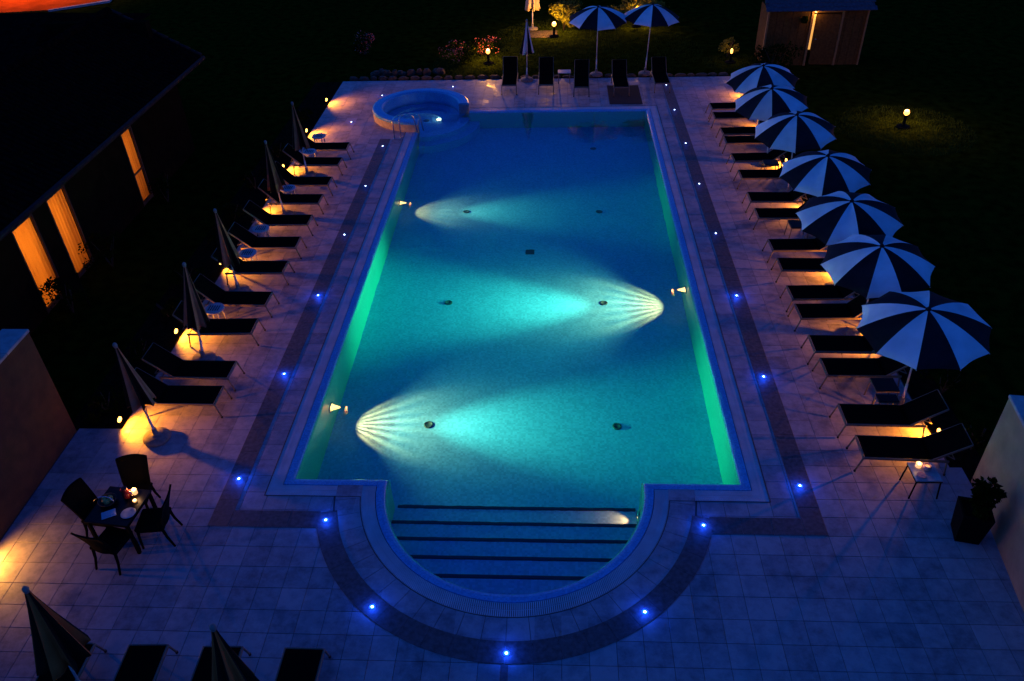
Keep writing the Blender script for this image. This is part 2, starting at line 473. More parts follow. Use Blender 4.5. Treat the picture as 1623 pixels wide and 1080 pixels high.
for j in range(-22, 58):
    y0 = -1.48+T*j
    for i in range(-36, 10):
        x0 = xs0+T*i-.0
        x1, y1 = x0+T, y0+T
        # deck bounds differ near the two garden walls
        lo, hi = (-8.66, 8.30) if y0 < .2 else ((-8.66, DX1) if y0 < 1.1 else (DX0+.02, DX1-.02))
        if y0 < -8.8: continue
        if y0 < .2: hi = 7.99
        ax0, ax1, ay0, ay1 = max(x0, lo), min(x1, hi), y0, min(y1, DY1)
        if ax1-ax0 < .06 or ay1-ay0 < .06: continue
        # pool rectangle
        if ay1 > -.27 and ay0 < 18.52 and ax1 > -4.40 and ax0 < 4.40:
            if ay0 >= -.27 and ay1 <= 18.52:
                if ax0 < -4.40: ax1 = -4.41
                elif ax1 > 4.40: ax0 = 4.41
                else: continue
            elif ay0 < -.27 and abs((ax0+ax1)/2) < 4.3: ay1 = -.28
            elif ay1 > 18.52 and abs((ax0+ax1)/2) < 4.3: ay0 = 18.53
        if ax1-ax0 < .03 or ay1-ay0 < .03: continue
        poly = [(ax0+G/2, ay0+G/2), (ax1-G/2, ay0+G/2), (ax1-G/2, ay1-G/2), (ax0+G/2, ay1-G/2)]
        whole = abs(ax1-ax0-T) < 1e-6 and abs(ay1-ay0-T) < 1e-6
        if ay0 < 0.1:
            far = min(math.hypot(px, py) for px, py in poly)
            if far < 3.2:
                poly = clip_circle(poly, 0, 0, 3.2); whole = False
        if len(poly) > 2 and min(math.hypot(px-SPA[0], py-SPA[1]) for px, py in poly) < 1.68:
            poly = clip_circle(poly, SPA[0], SPA[1], 1.66); whole = False
        if len(poly) < 3 or area(poly) < .004: continue
        cx = sum(p[0] for p in poly)/len(poly); cy = sum(p[1] for p in poly)/len(poly)
        v = Vector((cx, cy, 0))-CAM
        dz = v.dot(fw); u, w = v.dot(rt)/dz, v.dot(up)/dz
        vis = abs(u) < .66 and abs(w) < .44
        hid = (math.hypot(cx, cy) > 3.2 and math.hypot(cx, cy) < 3.45 and cy < -.3)
        tiles.append((0 if vis and not hid else 1, dz, whole, poly, cx, cy))
tiles.sort(key=lambda t: (t[0], t[1]))
tb = MB()
hs = (T-G)/2
tb.box((0, 0, -.012), (T-G, T-G, .024), bev=.003)
tile_me = tb.mesh('tile'); tile_me.materials.append(M['tile'])
rest = MB()
for k, (hidn, dz, whole, poly, cx, cy) in enumerate(tiles):
    lift = random.uniform(-.0012, .0008)
    if k < 290 and hidn == 0:
        if whole: put('tile', tile_me, None, deck, (cx, cy, lift), (random.gauss(0, .0012), random.gauss(0, .0012), random.gauss(0, .002)))
        else: MB().prism(poly, -.02, lift).build('tile', M['tile'], deck)
    else: rest.prism(poly, -.02, lift)
stuff(rest.build('paving_tiles', M['tile'], deck))
# radial tiles between overflow channel and dark band round the apse
a0 = math.asin(.36/2.9)
NR = 26
for k in range(NR):
    t0 = PI+a0*.2+(PI-a0*.4)*k/NR+.0014; t1 = PI+a0*.2+(PI-a0*.4)*(k+1)/NR-.0014
    ri, ro = 2.715, 3.17
    poly = [(ri*math.cos(t0), ri*math.sin(t0)), (ro*math.cos(t0), ro*math.sin(t0)), (ro*math.cos((t0+t1)/2), ro*math.sin((t0+t1)/2)), (ro*math.cos(t1), ro*math.sin(t1)), (ri*math.cos(t1), ri*math.sin(t1)), (ri*math.cos((t0+t1)/2), ri*math.sin((t0+t1)/2))]
    MB().prism(poly[::1], -.02, .004).build('tile', M['tile'], deck)

# dark stone band inlaid in the deck, slabs laid end to end
def band_slab(x0, y0, x1, y1, z=.006): MB().box(((x0+x1)/2, (y0+y1)/2, z-.012), (x1-x0, y1-y0, .024), bev=.003).build('band_slab', M['band'], band)
band = struct(empty('stone_band'))
B0, B1 = 4.86, 5.22
yy = -1.07
while yy < 21.6:
    y2 = min(yy+.6, 21.6)
    band_slab(B0, yy+.002, B1, y2-.002)
    if y2 < 16.2: band_slab(-B1, yy+.002, -B0, y2-.002)
    yy = y2
for s in (-1, 1):
    xs_ = sorted((s*3.33, s*(B0-.004)))
    for k in range(3):
        w = (xs_[1]-xs_[0])/3
        band_slab(xs_[0]+w*k+.002, -1.07, xs_[0]+w*(k+1)-.002, -.71)
t_a = PI+math.asin(.72/3.3)
NB = 22
for k in range(NB):
    L_ = 2*PI-(t_a-PI)-t_a
    t0 = t_a+L_*k/NB+.0007; t1 = t_a+L_*(k+1)/NB-.0007
    pts = [(3.13*math.cos(t0), 3.13*math.sin(t0)), (3.49*math.cos(t0), 3.49*math.sin(t0)), (3.49*math.cos((t0+t1)/2), 3.49*math.sin((t0+t1)/2)), (3.49*math.cos(t1), 3.49*math.sin(t1)), (3.13*math.cos(t1), 3.13*math.sin(t1)), (3.13*math.cos((t0+t1)/2), 3.13*math.sin((t0+t1)/2))]
    MB().prism(pts, -.016, .009).build('band_slab', M['band'], band)
band_slab(-.055, -9, .055, -3.50)

# ------------------------------------------------------------------ pool basin
pool = struct(empty('pool'))
mb = MB(); ribbon(mb, [(0, FLOOR-.05), (0, -.09), (.02, -.045)])
mb.build('pool_wall', M['wall_mosaic'], pool)
mb = MB(); ribbon(mb, [(.02, -.045), (.05, -.012), (.10, .002), (.19, .006), (.196, -.03)])
mb.build('mosaic_edge', M['edge_mosaic'], pool)
mb = MB(); ribbon(mb, [(.196, -.03), (.452, -.03), (.456, .006), (.47, .004)])
mb.build('overflow_channel', M['channel'], pool)
# grate bars, far too many to pick apart
mb = MB()
for d0, d1 in ((.205, .322), (.332, .448)):
    A, Bp = outline(d0), outline(d1)
    for (a, b, c, d) in zip(A, A[1:], Bp, Bp[1:]):
        ln = math.hypot(b[0]-a[0], b[1]-a[1])
        ln2 = math.hypot(d[0]-c[0], d[1]-c[1])
        n = max(1, int(round((ln+ln2)/2/.03)))
        for k in range(n):
            t0, t1 = (k+.18)/n, (k+.82)/n
            P4 = [(a[0]+(b[0]-a[0])*t0, a[1]+(b[1]-a[1])*t0), (a[0]+(b[0]-a[0])*t1, a[1]+(b[1]-a[1])*t1),
                  (c[0]+(d[0]-c[0])*t1, c[1]+(d[1]-c[1])*t1), (c[0]+(d[0]-c[0])*t0, c[1]+(d[1]-c[1])*t0)]
            vs = [(x, y, .001) for x, y in P4]+[(x, y, -.02) for x, y in P4]
            mb.add(vs, [(0, 1, 2, 3), (0, 4, 5, 1), (1, 5, 6, 2), (2, 6, 7, 3), (3, 7, 4, 0)])
ribbon(mb, [(.322, -.006), (.332, -.006)])
stuff(mb.build('overflow_grate', M['grate'], pool))
mb = MB()
mb.add([(-6, PY0-2.6, FLOOR), (4.3, PY0-2.6, FLOOR), (4.3, 20, FLOOR), (-6, 20, FLOOR)], [(0, 1, 2, 3)])
mb.build('pool_floor', M['pool_mosaic'], pool)
# steps in the apse
NOS = [(.16, -1.26), (-.34, -1.02), (-.83, -.78), (-1.34, -.54), (-1.83, -.30)]
for (yn, zn) in NOS:
    # clip tread to the apse circle (wall is there anyway)
    st = MB().box((0, (yn-2.45)/2, (zn+FLOOR)/2), (4.54, yn+2.45, zn-FLOOR)).build('step', M['pool_mosaic'], pool)
    hw = math.sqrt(max(PR**2-yn**2, 0))-.01
    if yn > 0: hw = 2.22
    MB().box((0, yn-.012, zn-.005), (2*hw, .075, .05), bev=.012).build('nosing', M['nosing'], st)
# floor inlets
for (x, y) in [(-1.95, 2.5), (2.03, 2.5), (-1.99, 6.97), (1.97, 6.96), (-1.96, 11.75), (2.07, 11.72), (2.06, 16.23)]:
    e = MB().lathe([(.10, 0), (.10, .02), (.075, .03), (.07, .022), (0.0001, .022)], 16).build('floor_inlet', M['drain'], pool, (x, y, FLOOR))
e = MB().box((0, 0, .012), (.24, .24, .024), bev=.006).build('main_drain', M['drain'], pool, (.04, 9.42, FLOOR))
for k in range(5): MB().box((-.08+.04*k, 0, .027), (.016, .2, .006)).build('drain_bar', M['channel'], e)

# water: one closed body
wp = outline(.03)
ang0 = math.atan2(wp[-1][1]-SPA[1], wp[-1][0]-SPA[0]); ang1 = math.atan2(wp[0][1]-SPA[1], wp[0][0]-SPA[0])
poly = wp[:]
rw = SR0+.03
for k in range(41):
    t = ang0+(ang1+2*PI-ang0)*k/40
    if ang0 < t < ang1+2*PI: poly.append((SPA[0]+rw*math.cos(t), SPA[1]+rw*math.sin(t)))
water = struct(MB().prism(poly, FLOOR-.06, -.03).build('water', M['water']))
water['label'] = 'still blue water filling the pool and its round spa'

# ------------------------------------------------------------------ spa
spa = tag(empty('spa', (SPA[0], SPA[1], 0)), 'round raised spa with blue mosaic rim at the far left pool corner', 'hot tub')
def ring(r0, r1, z0, z1, ta, tb_, n=48, caps=True):
    mb = MB(); vs = []
    for k in range(n+1):
        t = ta+(tb_-ta)*k/n; c, s = math.cos(t), math.sin(t)
        vs += [(r0*c, r0*s, z0), (r1*c, r1*s, z0), (r1*c, r1*s, z1), (r0*c, r0*s, z1)]
    fs = []
    for k in range(n):
        a, b = 4*k, 4*k+4
        for q in range(4): fs.append((a+q, a+(q+1) % 4, b+(q+1) % 4, b+q))
    fs += [(3, 2, 1, 0), (4*n, 4*n+1, 4*n+2, 4*n+3)]
    return mb.add(vs, fs)
TA, TB = R(3), R(274)
ring(SR0+.008, SR1-.012, FLOOR, .315, TA, TB).build('wall_core', M['spa_side'], spa)
# rounded rim
mb = MB(); prof = [(SR0, -.6), (SR0, .31), (SR0+.03, .345), (SR0+.08, .358), (SR1-.06, .358), (SR1-.015, .34), (SR1, .30), (SR1-.004, .26), (SR1-.012, .26)]
n = 64; vs = []
for k in range(n+1):
    t = TA+(TB-TA)*k/n
    vs += [(r_*math.cos(t), r_*math.sin(t), z_) for r_, z_ in prof]
np_ = len(prof)
fs = [(k*np_+q, k*np_+q+1, (k+1)*np_+q+1, (k+1)*np_+q) for k in range(n) for q in range(np_-1)]
fs += [tuple(range(np_)), tuple(n*np_+q for q in reversed(range(np_)))]
mb.add(vs, fs).build('mosaic_rim', M['edge_mosaic'], spa)
ring(SR0, SR1, FLOOR, -.42, TB-2*PI, TA, 24).build('submerged_rim', M['pool_mosaic'], spa)
ring(SR1, SR1+.36, FLOOR, -.85, TB-2*PI-.0, TA, 24).build('entry_step', M['pool_mosaic'], spa)
ring(1.02, SR0, FLOOR, -.28, R(10), R(262), 40).build('bench', M['pool_mosaic'], spa)
ring(.70, 1.02, FLOOR, -.60, R(10), R(262), 40).build('bench', M['pool_mosaic'], spa)
MB().lathe([(SR0, FLOOR), (SR0, -.9), (.0001, -.9)], 40, smooth=False).build('spa_floor', M['pool_mosaic'], spa)
MB().lathe([(.09, 0), (.09, .015), (.0001, .02)], 16).build('light_lens', M['pool_lens'], spa, (.55, .33, -.895))
light('POINT', 'spa_lamp', (.55, .33, -.82), 1.6, (1, .85, .55), spa, radius=.04)
MB().lathe([(.12, 0), (.12, .02), (.0001, .02)], 16).build('spa_drain', M['drain'], spa, (.1, .25, -.898))

# handrail by the spa
hr = tag(empty('handrail', (-4.72, 15.75, 0)), 'stainless steel handrail arching from the deck beside the spa', 'handrail')
for k, dx in enumerate((0, .20)):
    mb = MB(); pts = [(dx, dx*.5, 0), (dx, dx*.5, .62)]
    for q in range(1, 9):
        t = PI*q/9
        pts.append((dx+.33-.33*math.cos(t), dx*.5+.30*q/9, .62+.17*math.sin(t)))
    pts.append((dx+.68, dx*.5+.33, .50))
    pts.append((dx+.74, dx*.5+.34, .10))
    mb.tube(pts, .02, 8).build('rail', M['steel'], hr)
    MB().lathe([(.05, 0), (.05, .012), (.025, .02)], 12).build('foot_plate', M['steel'], hr, (dx, dx*.5, .005))

# ------------------------------------------------------------------ underwater lamps
WARM = (1, .155, .050)
FAN = (1, .128, .030)
COOL = (.52, .21, .098)
def pool_light(loc, rz, power, label, pitch=37, fins=True, size=74, beam=16, blend=.45):
    e = tag(empty('pool_light', loc, rz), label, 'pool light', 'underwater pool lights')
    # local +X points into the water
    Ry = Matrix.Rotation(PI/2, 4, 'Y')
    MB().lathe([(.14, 0), (.15, .02), (.125, .03), (.12, .015), (.0001, .015)], 24, mtx=Ry).build('housing_ring', M['steel'], e)
    LN = .20 if fins else .03
    MB().lathe([(.10, .016), (.075, .03), (.05, LN*.5+.016), (.02, LN), (.0001, LN+.01)] if fins else [(.04, .016), (.0001, .03)], 24, mtx=Ry).build('lens', M['pool_lens'], e)  # with fins, a long glowing cone imitates light scattered in the water
    if fins:   # ribs added below the lens to comb streaks into the steep beam
        for k in range(11):
            a = R(-60+12*k)
            MB().box((.10, 0, -.155), (.02, .0072, .21), Matrix.Translation((.235, 0, 0)) @ Matrix.Rotation(a, 4, 'Z')).build('streak_rib', M['white_plastic'], e)
    LX = .235 if fins else .055
    light('SPOT', 'pool_lamp', (LX, 0, 0), power*(1.45 if fins else 1), FAN, e, (0, R(-90+pitch), 0), .0075, R(size), blend)
    if fins:   # the same lamp's middle and long throw
        light('SPOT', 'pool_lamp', (LX, 0, .01), power*.85, WARM, e, (0, R(-90+12), 0), .008, R(50), 1)
        light('SPOT', 'pool_lamp', (LX, 0, .02), power*beam, COOL, e, (0, R(-90+3), 0), .008, R(44), 1)
        light('SPOT', 'pool_lamp', (LX, 0, .03), power*1.7, COOL, e, (0, R(-90+2), 0), .008, R(110), 1)
    return e
pool_light((-PX, 2.49, -.72), 0, 1000, 'glowing underwater pool light on the left wall nearest the steps')
pool_light((PX, 6.85, -.62), PI, 1400, 'glowing underwater pool light set in the right pool wall')
pool_light((-PX, 11.75, -.85), 0, 280, 'glowing underwater pool light on the left wall farther from the steps')
pool_light((2.25, -.10, -1.13), PI, 110, 'small underwater light shining along the upper pool step', 14, False, 70, 0, .9)

# ------------------------------------------------------------------ deck lights
def deck_light(x, y, label, near):
    e = tag(empty('deck_light', (x, y, .006)), label, 'deck light', 'recessed deck lights around the pool')
    MB().lathe([(.05, 0), (.05, .006), (.036, .008), (.034, .004)], 14).build('trim_ring', M['steel'], e)
    rr = .033 if near else .030
    MB().lathe([(rr*.62, .007), (rr*.5, .013), (.0001, .017)], 12).build('lens', M['led'] if near else M['led_far'], e)
    if near: MB().lathe([(.05, .005), (.045, .011), (.02, .012), (.019, .008)], 16).build('halo_ring', M['led_halo'], e)  # glowing ring added to imitate the lens-glow halo around the LED
    light('POINT', 'led_lamp', (0, 0, .10), 5 if near else .4, (.008, .07, 1), e, radius=.012)  # raised above the lens to spread the blue halo over the deck
for k in range(6):
    deck_light(-5.02, .02+3.018*k, ordn(k, 6)+' recessed blue light in the dark band left of the pool', k < 3)
for k in range(8):
    deck_light(5.02, .02+3.018*k if k < 7 else 20.75, ordn(k, 8)+' recessed blue light in the dark band right of the pool', k < 3)
for k, (x, y) in enumerate([(-3.2, -.91), (-2.08, -2.6), (.02, -3.325), (2.08, -2.59), (3.21, -.9)]):
    deck_light(x, y, ['leftmost', 'second from left', 'middle lowest', 'second from right', 'rightmost'][k]+' blue light in the curved band around the steps', True)
deck_light(-5.89, 19.97, 'small white deck light at the back left of the spa', False)
deck_light(-3.25, 20.86, 'small white deck light at the back right of the spa', False)
deck_light(-6.53, 17.29, 'small white deck light between the spa and the left deck edge', False)

# ------------------------------------------------------------------ sun loungers
def make_lounger():
    e = empty('sun_lounger')
    hw, zt = .275, .33
    mb = MB()
    for s in (-1, 1): mb.box((-.01, s*(hw+.004), zt-.004), (1.45, .030, .052), bev=.008)
    for x in (-.70, -.44): mb.tube([(x, -hw, zt-.012), (x, hw, zt-.012)], .014, 8)
    mb.box((.705, 0, zt-.004), (.032, 2*hw-.026, .050), bev=.008)
    mb.tube([(.15, -hw, zt-.045), (.15, hw, zt-.045)], .012, 8)
    mb.build('frame', M['alu'], e)
    for (x0, x1) in ((.70, .79), (-.70, -.74)):
        for s in (-1, 1):
            lg = MB().tube([(x0, s*hw, zt), (x1, s*(hw+.01), .02)], [.018, .015], 8).build('leg', M['alu'], e)
            MB().lathe([(.021, 0), (.021, .03), (.016, .035)], 8).build('rubber_foot', M['foot'], lg, (x1, s*(hw+.01), 0))
    # mesh seat, slightly sagging
    mb = MB(); nx, ny = 12, 6; vs = []
    for i in range(nx+1):
        for j in range(ny+1):
            u, v = i/nx, j/ny
            vs.append((-.44+1.125*u, -hw+.012+(2*hw-.024)*v, zt+.026-.022*math.sin(PI*v)*math.sin(PI*u)**.5))
    nv = len(vs)
    vs += [(x, y, z-.012) for x, y, z in vs]
    fs = [(i*(ny+1)+j, (i+1)*(ny+1)+j, (i+1)*(ny+1)+j+1, i*(ny+1)+j+1) for i in range(nx) for j in range(ny)]
    fs += [tuple(nv+q for q in reversed(f)) for f in fs]
    rim = [j for j in range(ny+1)]+[i*(ny+1)+ny for i in range(1, nx+1)]+[nx*(ny+1)+j for j in range(ny-1, -1, -1)]+[i*(ny+1) for i in range(nx-1, 0, -1)]
    fs += [(rim[q], rim[(q+1) % len(rim)], nv+rim[(q+1) % len(rim)], nv+rim[q]) for q in range(len(rim))]
    mb.add(vs, fs, True).build('seat', M['fabric'], e)
    # backrest, hinged at x=-.44
    mb = MB(); vs = []; nx = 8; Lb = .70
    for i in range(nx+1):
        for j in range(ny+1):
            u, v = i/nx, j/ny
            vs.append((-Lb*u, -hw+.010+(2*hw-.02)*v, .02-.02*math.sin(PI*v)*math.sin(PI*u)**.5))
    nv = len(vs); vs += [(x, y, z-.012) for x, y, z in vs]
    fs = [(i*(ny+1)+j, i*(ny+1)+j+1, (i+1)*(ny+1)+j+1, (i+1)*(ny+1)+j) for i in range(nx) for j in range(ny)]
    fs += [tuple(nv+q for q in reversed(f)) for f in fs]
    rim = [j for j in range(ny+1)]+[i*(ny+1)+ny for i in range(1, nx+1)]+[nx*(ny+1)+j for j in range(ny-1, -1, -1)]+[i*(ny+1) for i in range(nx-1, 0, -1)]
    fs += [(rim[q], rim[(q+1) % len(rim)], nv+rim[(q+1) % len(rim)], nv+rim[q]) for q in range(len(rim))]
    bk = mb.add(vs, fs, True).build('backrest', M['fabric'], e, (-.44, 0, zt), (0, R(45), 0))
    mb = MB()
    for s in (-1, 1): mb.box((-Lb/2, s*(hw-.004), -.002), (Lb, .026, .040), bev=.006)
    mb.tube([(-Lb, -hw, 0), (-Lb, hw, 0)], .015, 8)
    mb.build('backrest_frame', M['alu'], bk)
    for s in (-1, 1):
        MB().tube([(-.24, s*(hw-.03), -.01), (-.335, s*(hw-.03), -.20)], .011, 6).build('prop', M['alu'], bk)
    MB().tube([(-.335, -hw+.03, -.20), (-.335, hw-.03, -.20)], .011, 6).build('prop', M['alu'], bk)
    return e
lounger0 = make_lounger(); used = [False]
def lounger(x, y, rz, label, group, back=45):
    if used[0]: o = copy_tree(lounger0)
    else: o = lounger0; used[0] = True
    o.location = (x, y, .008); o.rotation_euler = (0, 0, rz)
    tag(o, label, 'lounger', group)
    for c in o.children:
        if c.name.startswith('backrest'): c.rotation_euler = (0, R(back), 0)
    return o
LY = [1.95, 2.77, 4.30, 5.43, 6.83, 8.06, 9.30, 10.57, 11.74, 13.16, 14.32]
for k, y in enumerate(LY):
    lounger(-6.68, y, random.gauss(0, .015), ordn(k, 11)+' black sun lounger in the row left of the pool', 'loungers left of the pool', random.choice((42, 45, 48)))
RY = [.64, 1.52, 2.95, 3.73, 4.94, 5.70, 6.92, 7.87, 9.55, 10.52, 12.0, 13.22, 14.55, 15.30, 16.66, 17.55]
RB = [35, 36, 38, 40, 45, 42, 40, 38, 44, 40, 42, 38, 40, 44, 40, 42]
for k, y in enumerate(RY):
    lounger(6.84+random.uniform(-.03, .04), y, PI+random.gauss(0, .018), ordn(k, 16)+' black sun lounger in the row right of the pool', 'loungers right of the pool', RB[k])
for k, (x, y) in enumerate([(-1.0, 20.66), (.40, 20.66), (1.75, 20.35), (3.21, 20.28), (4.76, 20.66)]):
    lounger(x, y, -PI/2+random.gauss(0, .02), ['leftmost', 'second from left', 'middle', 'second from right', 'rightmost'][k]+' dark lounger on the far deck behind the pool', 'loungers behind the pool', (62, 50, 46, 46, 40)[k])
for k, x in enumerate([-6.18, -5.08, -4.0, -2.83]):
    lounger(x, -4.24, PI/2+R((0, 2, 1, 0)[k]), ['leftmost', 'second from left', 'third from left', 'rightmost'][k]+' lounger in the cropped row along the bottom left', 'loungers at the near deck', 40)

# ------------------------------------------------------------------ umbrellas
def umbrella_base(e, half=False):
    MB().lathe([(.25, 0), (.26, .03), (.24, .07), (.12, .10), (.05, .11), (.045, .26), (.03, .26)], 24).build('base', M['concrete'], e)
def open_umbrella(base, top, rad, label, group, spin=0, zt=2.45):
    e = tag(empty('open_umbrella', (base[0], base[1], .006)), label, 'umbrella', group)
    umbrella_base(e)
    tv = Vector((top[0]-base[0], top[1]-base[1], zt))
    MB().tube([(0, 0, .1), tuple(tv*.25)], .024, 10).build('pole_sleeve', M['pole'], e)
    MB().tube([tuple(tv*.2), tuple(tv*.985)], .017, 10).build('pole', M['pole'], e)
    # canopy frame: axis along the pole
    q = tv.normalized().to_track_quat('Z', 'Y').to_matrix().to_4x4(); q.translation = tv
    q = q @ Matrix.Rotation(spin, 4, 'Z')
    N = 10
    rn = random.Random(int(base[1]*100)); drop = rn.uniform(.43, .52); rad *= rn.uniform(.97, 1.03)
    def pt(ri, th, edge):  # radius fraction, angle, inside scallop
        r_ = rad*ri*(1-edge)
        z_ = -drop*ri**1.75
        return (r_*math.cos(th), r_*math.sin(th), z_)
    for k in range(N):
        th0 = 2*PI*k/N; nr, na = 7, 6; vs = []; sag = rn.uniform(.012, .045); sc_ = rn.uniform(.055, .10)
        for i in range(nr+1):
            ri = .035+(1-.035)*i/nr
            for j in range(na+1):
                v = j/na; bow = math.sin(PI*v)
                x, y, z = pt(ri, th0+2*PI/N*v, .0+sc_*bow*ri**3)
                z -= sag*bow*math.sin(PI*min(ri, 1))   # cloth sags between ribs
                vs.append((x, y, z))
        nv = len(vs); vs += [(x, y, z-.006) for x, y, z in vs]
        fs = [(i*(na+1)+j, (i+1)*(na+1)+j, (i+1)*(na+1)+j+1, i*(na+1)+j+1) for i in range(nr) for j in range(na)]
        fs += [tuple(nv+w for w in reversed(f)) for f in fs]
        last = nr*(na+1)
        fs += [(last+j, nv+last+j, nv+last+j+1, last+j+1) for j in range(na)]
        MB().add(vs, fs, True, q).build('canopy_panel', M['white_cloth'] if k % 2 else M['navy_cloth'], e)
        pts = [tuple(q @ (Vector(pt(ri, th0, 0))+Vector((0, 0, -.012)))) for ri in (.03, .3, .6, .85, 1.01)]
        MB().tube(pts, .006, 5).build('rib', M['pole'], e)
    MB().lathe([(.045, -.02), (.05, .012), (.03, .03), (.018, .055), (.0001, .065)], 12, mtx=q).build('finial', M['navy_cloth'], e)
    MB().lathe([(.035, -.62), (.035, -.54)], 10, mtx=q).build('runner', M['pole'], e)
    return e
OU = [((7.48, 2.15), (7.24, 1.93)), ((7.36, 4.45), (7.16, 4.13)), ((7.38, 6.35), (7.15, 6.07)), ((7.50, 8.72), (7.29, 8.46)),
      ((7.44, 11.39), (7.20, 11.13)), ((7.30, 13.50), (6.98, 13.18)), ((7.40, 15.5), (7.17, 15.25))]
SP = [.10, .42, .33, .05, .22, .30, .03]
for k, (b, t) in enumerate(OU):
    open_umbrella(b, t, 1.09, ordn(k, 7)+' open striped navy and white umbrella right of the pool', 'open umbrellas right of the pool', SP[k])
open_umbrella((2.38, 22.0), (2.36, 21.75), 1.12, 'left one of two open striped umbrellas behind the far loungers', 'open umbrellas behind the pool', .33, 2.65)
open_umbrella((4.32, 22.05), (4.42, 21.95), 1.12, 'right one of two open striped umbrellas behind the far loungers', 'open umbrellas behind the pool', .05, 2.65)

def closed_umbrella(base, top, label, group, zt=2.4, cl=1.45, rb=.24, c0='white_cloth', c1='navy_cloth', N=8, spin=0, flare=1.0, has_base=True):
    e = tag(empty('closed_umbrella', (base[0], base[1], .006)), label, 'umbrella', group)
    if has_base: umbrella_base(e)
    tv = Vector((top[0]-base[0], top[1]-base[1], zt))
    MB().tube([(0, 0, .1), tuple(tv*.22)], .026, 10).build('pole_sleeve', M['pole'], e)
    MB().tube([tuple(tv*.2), tuple(tv)], .018, 10).build('pole', M['pole'], e)
    q = tv.normalized().to_track_quat('Z', 'Y').to_matrix().to_4x4(); q.translation = tv
    q = q @ Matrix.Rotation(spin, 4, 'Z')
    rnd = random.Random(hash((round(base[0]*10), round(base[1]*10))) & 1023)
    for k in range(N):
        th0 = 2*PI*k/N; nr, na = 8, 8; vs = []
        wob = rnd.uniform(.85, 1.15); ln = cl*rnd.uniform(.95, 1.03)
        for i in range(nr+1):
            u = i/nr
            for j in range(na+1):
                v = j/na
                fold = .5-.5*math.cos(2*PI*v)       # panel tucks inward between ribs
                r_ = (.022+rb*u**1.15*flare)*(1-.55*fold*u**.4)*(wob if 0 < j < na else 1)
                th = th0+2*PI/N*v+.25*u*math.sin(PI*v)*(1 if k % 2 else .5)
                vs.append((r_*math.cos(th), r_*math.sin(th), -ln*u if 0 < j < na else -cl*u))
        nv = len(vs)
        vs += [(x*.96, y*.96, z) for x, y, z in vs]
        fs = [(i*(na+1)+j, (i+1)*(na+1)+j, (i+1)*(na+1)+j+1, i*(na+1)+j+1) for i in range(nr) for j in range(na)]
        fs += [tuple(nv+w for w in reversed(f)) for f in fs]
        last = nr*(na+1)
        fs += [(last+j, nv+last+j, nv+last+j+1, last+j+1) for j in range(na)]
        MB().add(vs, fs, True, q).build('canopy_panel', M[c0] if k % 2 else M[c1], e)
    MB().lathe([(.03, -.05), (.04, .0), (.034, .03), (.016, .05), (.0001, .055)], 12, mtx=q).build('finial', M['finial'], e)
    return e
CU = [((-6.97, 1.06), (-6.92, .87)), ((-6.93, 3.52), (-6.72, 3.56)), ((-7.04, 6.25), (-6.90, 5.88)), ((-7.0, 10.20), (-6.90, 9.75)), ((-7.0, 12.86), (-6.95, 12.6))]
for k, (b, t) in enumerate(CU):
    closed_umbrella(b, t, ordn(k, 5)+' folded striped umbrella among the loungers left of the pool', 'folded umbrellas left of the pool', c0='lamp_tinted_cloth', c1='brown_cloth', spin=.3+.7*k)
closed_umbrella((-.37, 21.5), (-.33, 21.2), 'folded striped umbrella standing behind the far loungers', 'folded umbrella behind the pool', 2.35, 1.25, .26)
closed_umbrella((-.30, 28.6), (-.28, 28.5), 'tall folded pale umbrella lit from the side on the far lawn', 'folded umbrella on the lawn', 3.6, 2.7, .34, 'pale_cloth', 'pale_cloth')
closed_umbrella((-5.72, -4.25), (-5.78, -4.1), 'folded brown striped umbrella at the bottom left corner', 'folded umbrellas at the near deck', 2.4, 1.35, .33, 'lit_cream_cloth', 'brown_cloth', spin=.5)
closed_umbrella((-3.25, -4.72), (-3.27, -4.56), 'folded brown striped umbrella at the bottom edge beside the near loungers', 'folded umbrellas at the near deck', 2.4, 1.35, .31, 'lit_cream_cloth', 'brown_cloth', spin=1.1)

# ------------------------------------------------------------------ side tables
def round_table(x, y, label):
    e = tag(empty('side_table', (x, y, .006)), label, 'side table', 'round white side tables')
    MB().lathe([(.20, .385), (.225, .39), (.235, .405), (.23, .42), (.21, .425), (.0001, .422)], 24).build('table_top', M['white_plastic'], e)
    for a in range(-2, 3):
        for b in range(-1, 2):
            MB().box((a*.055, b*.075, .4235), (.03, .05, .006)).build('slot', M['black_plastic'], e)
    for k in range(4):
        t = PI/4+k*PI/2
        MB().tube([(.16*math.cos(t), .16*math.sin(t), .39), (.21*math.cos(t), .21*math.sin(t), 0)], [.022, .016], 8).build('leg', M['white_plastic'], e)
    return e
for k, (x, y) in enumerate([(-7.09, 4.90), (-7.1, 7.40), (-7.14, 8.68), (-7.07, 11.12), (-7.1, 13.75), (-7.1, 15.02)]):
    round_table(x, y, ordn(k, 6)+' round white plastic side table left of the pool')
def square_table(x, y, label, w=.46, d=.42, top='dark_glass', rz=0, frame='alu', group='square side tables right of the pool'):
    e = tag(empty('side_table', (x, y, .006), rz), label, 'side table', group)
    MB().box((0, 0, .425), (w, d, .02), bev=.004).build('table_top', M[top], e)
    mb = MB()
    for s in (-1, 1):
        mb.box((0, s*(d/2-.012), .40), (w, .022, .026)); mb.box((s*(w/2-.012), 0, .40), (.022, d-.05, .0255))
    mb.build('frame', M[frame], e)
    for sx in (-1, 1):
        for sy in (-1, 1):
            MB().tube([(sx*(w/2-.02), sy*(d/2-.02), .39), (sx*(w/2+.015), sy*(d/2-.005), 0)], .014, 8).build('leg', M[frame], e)
    return e
square_table(7.12, 2.30, 'dark square side table in front of the nearest open umbrella pole', .44, .40)
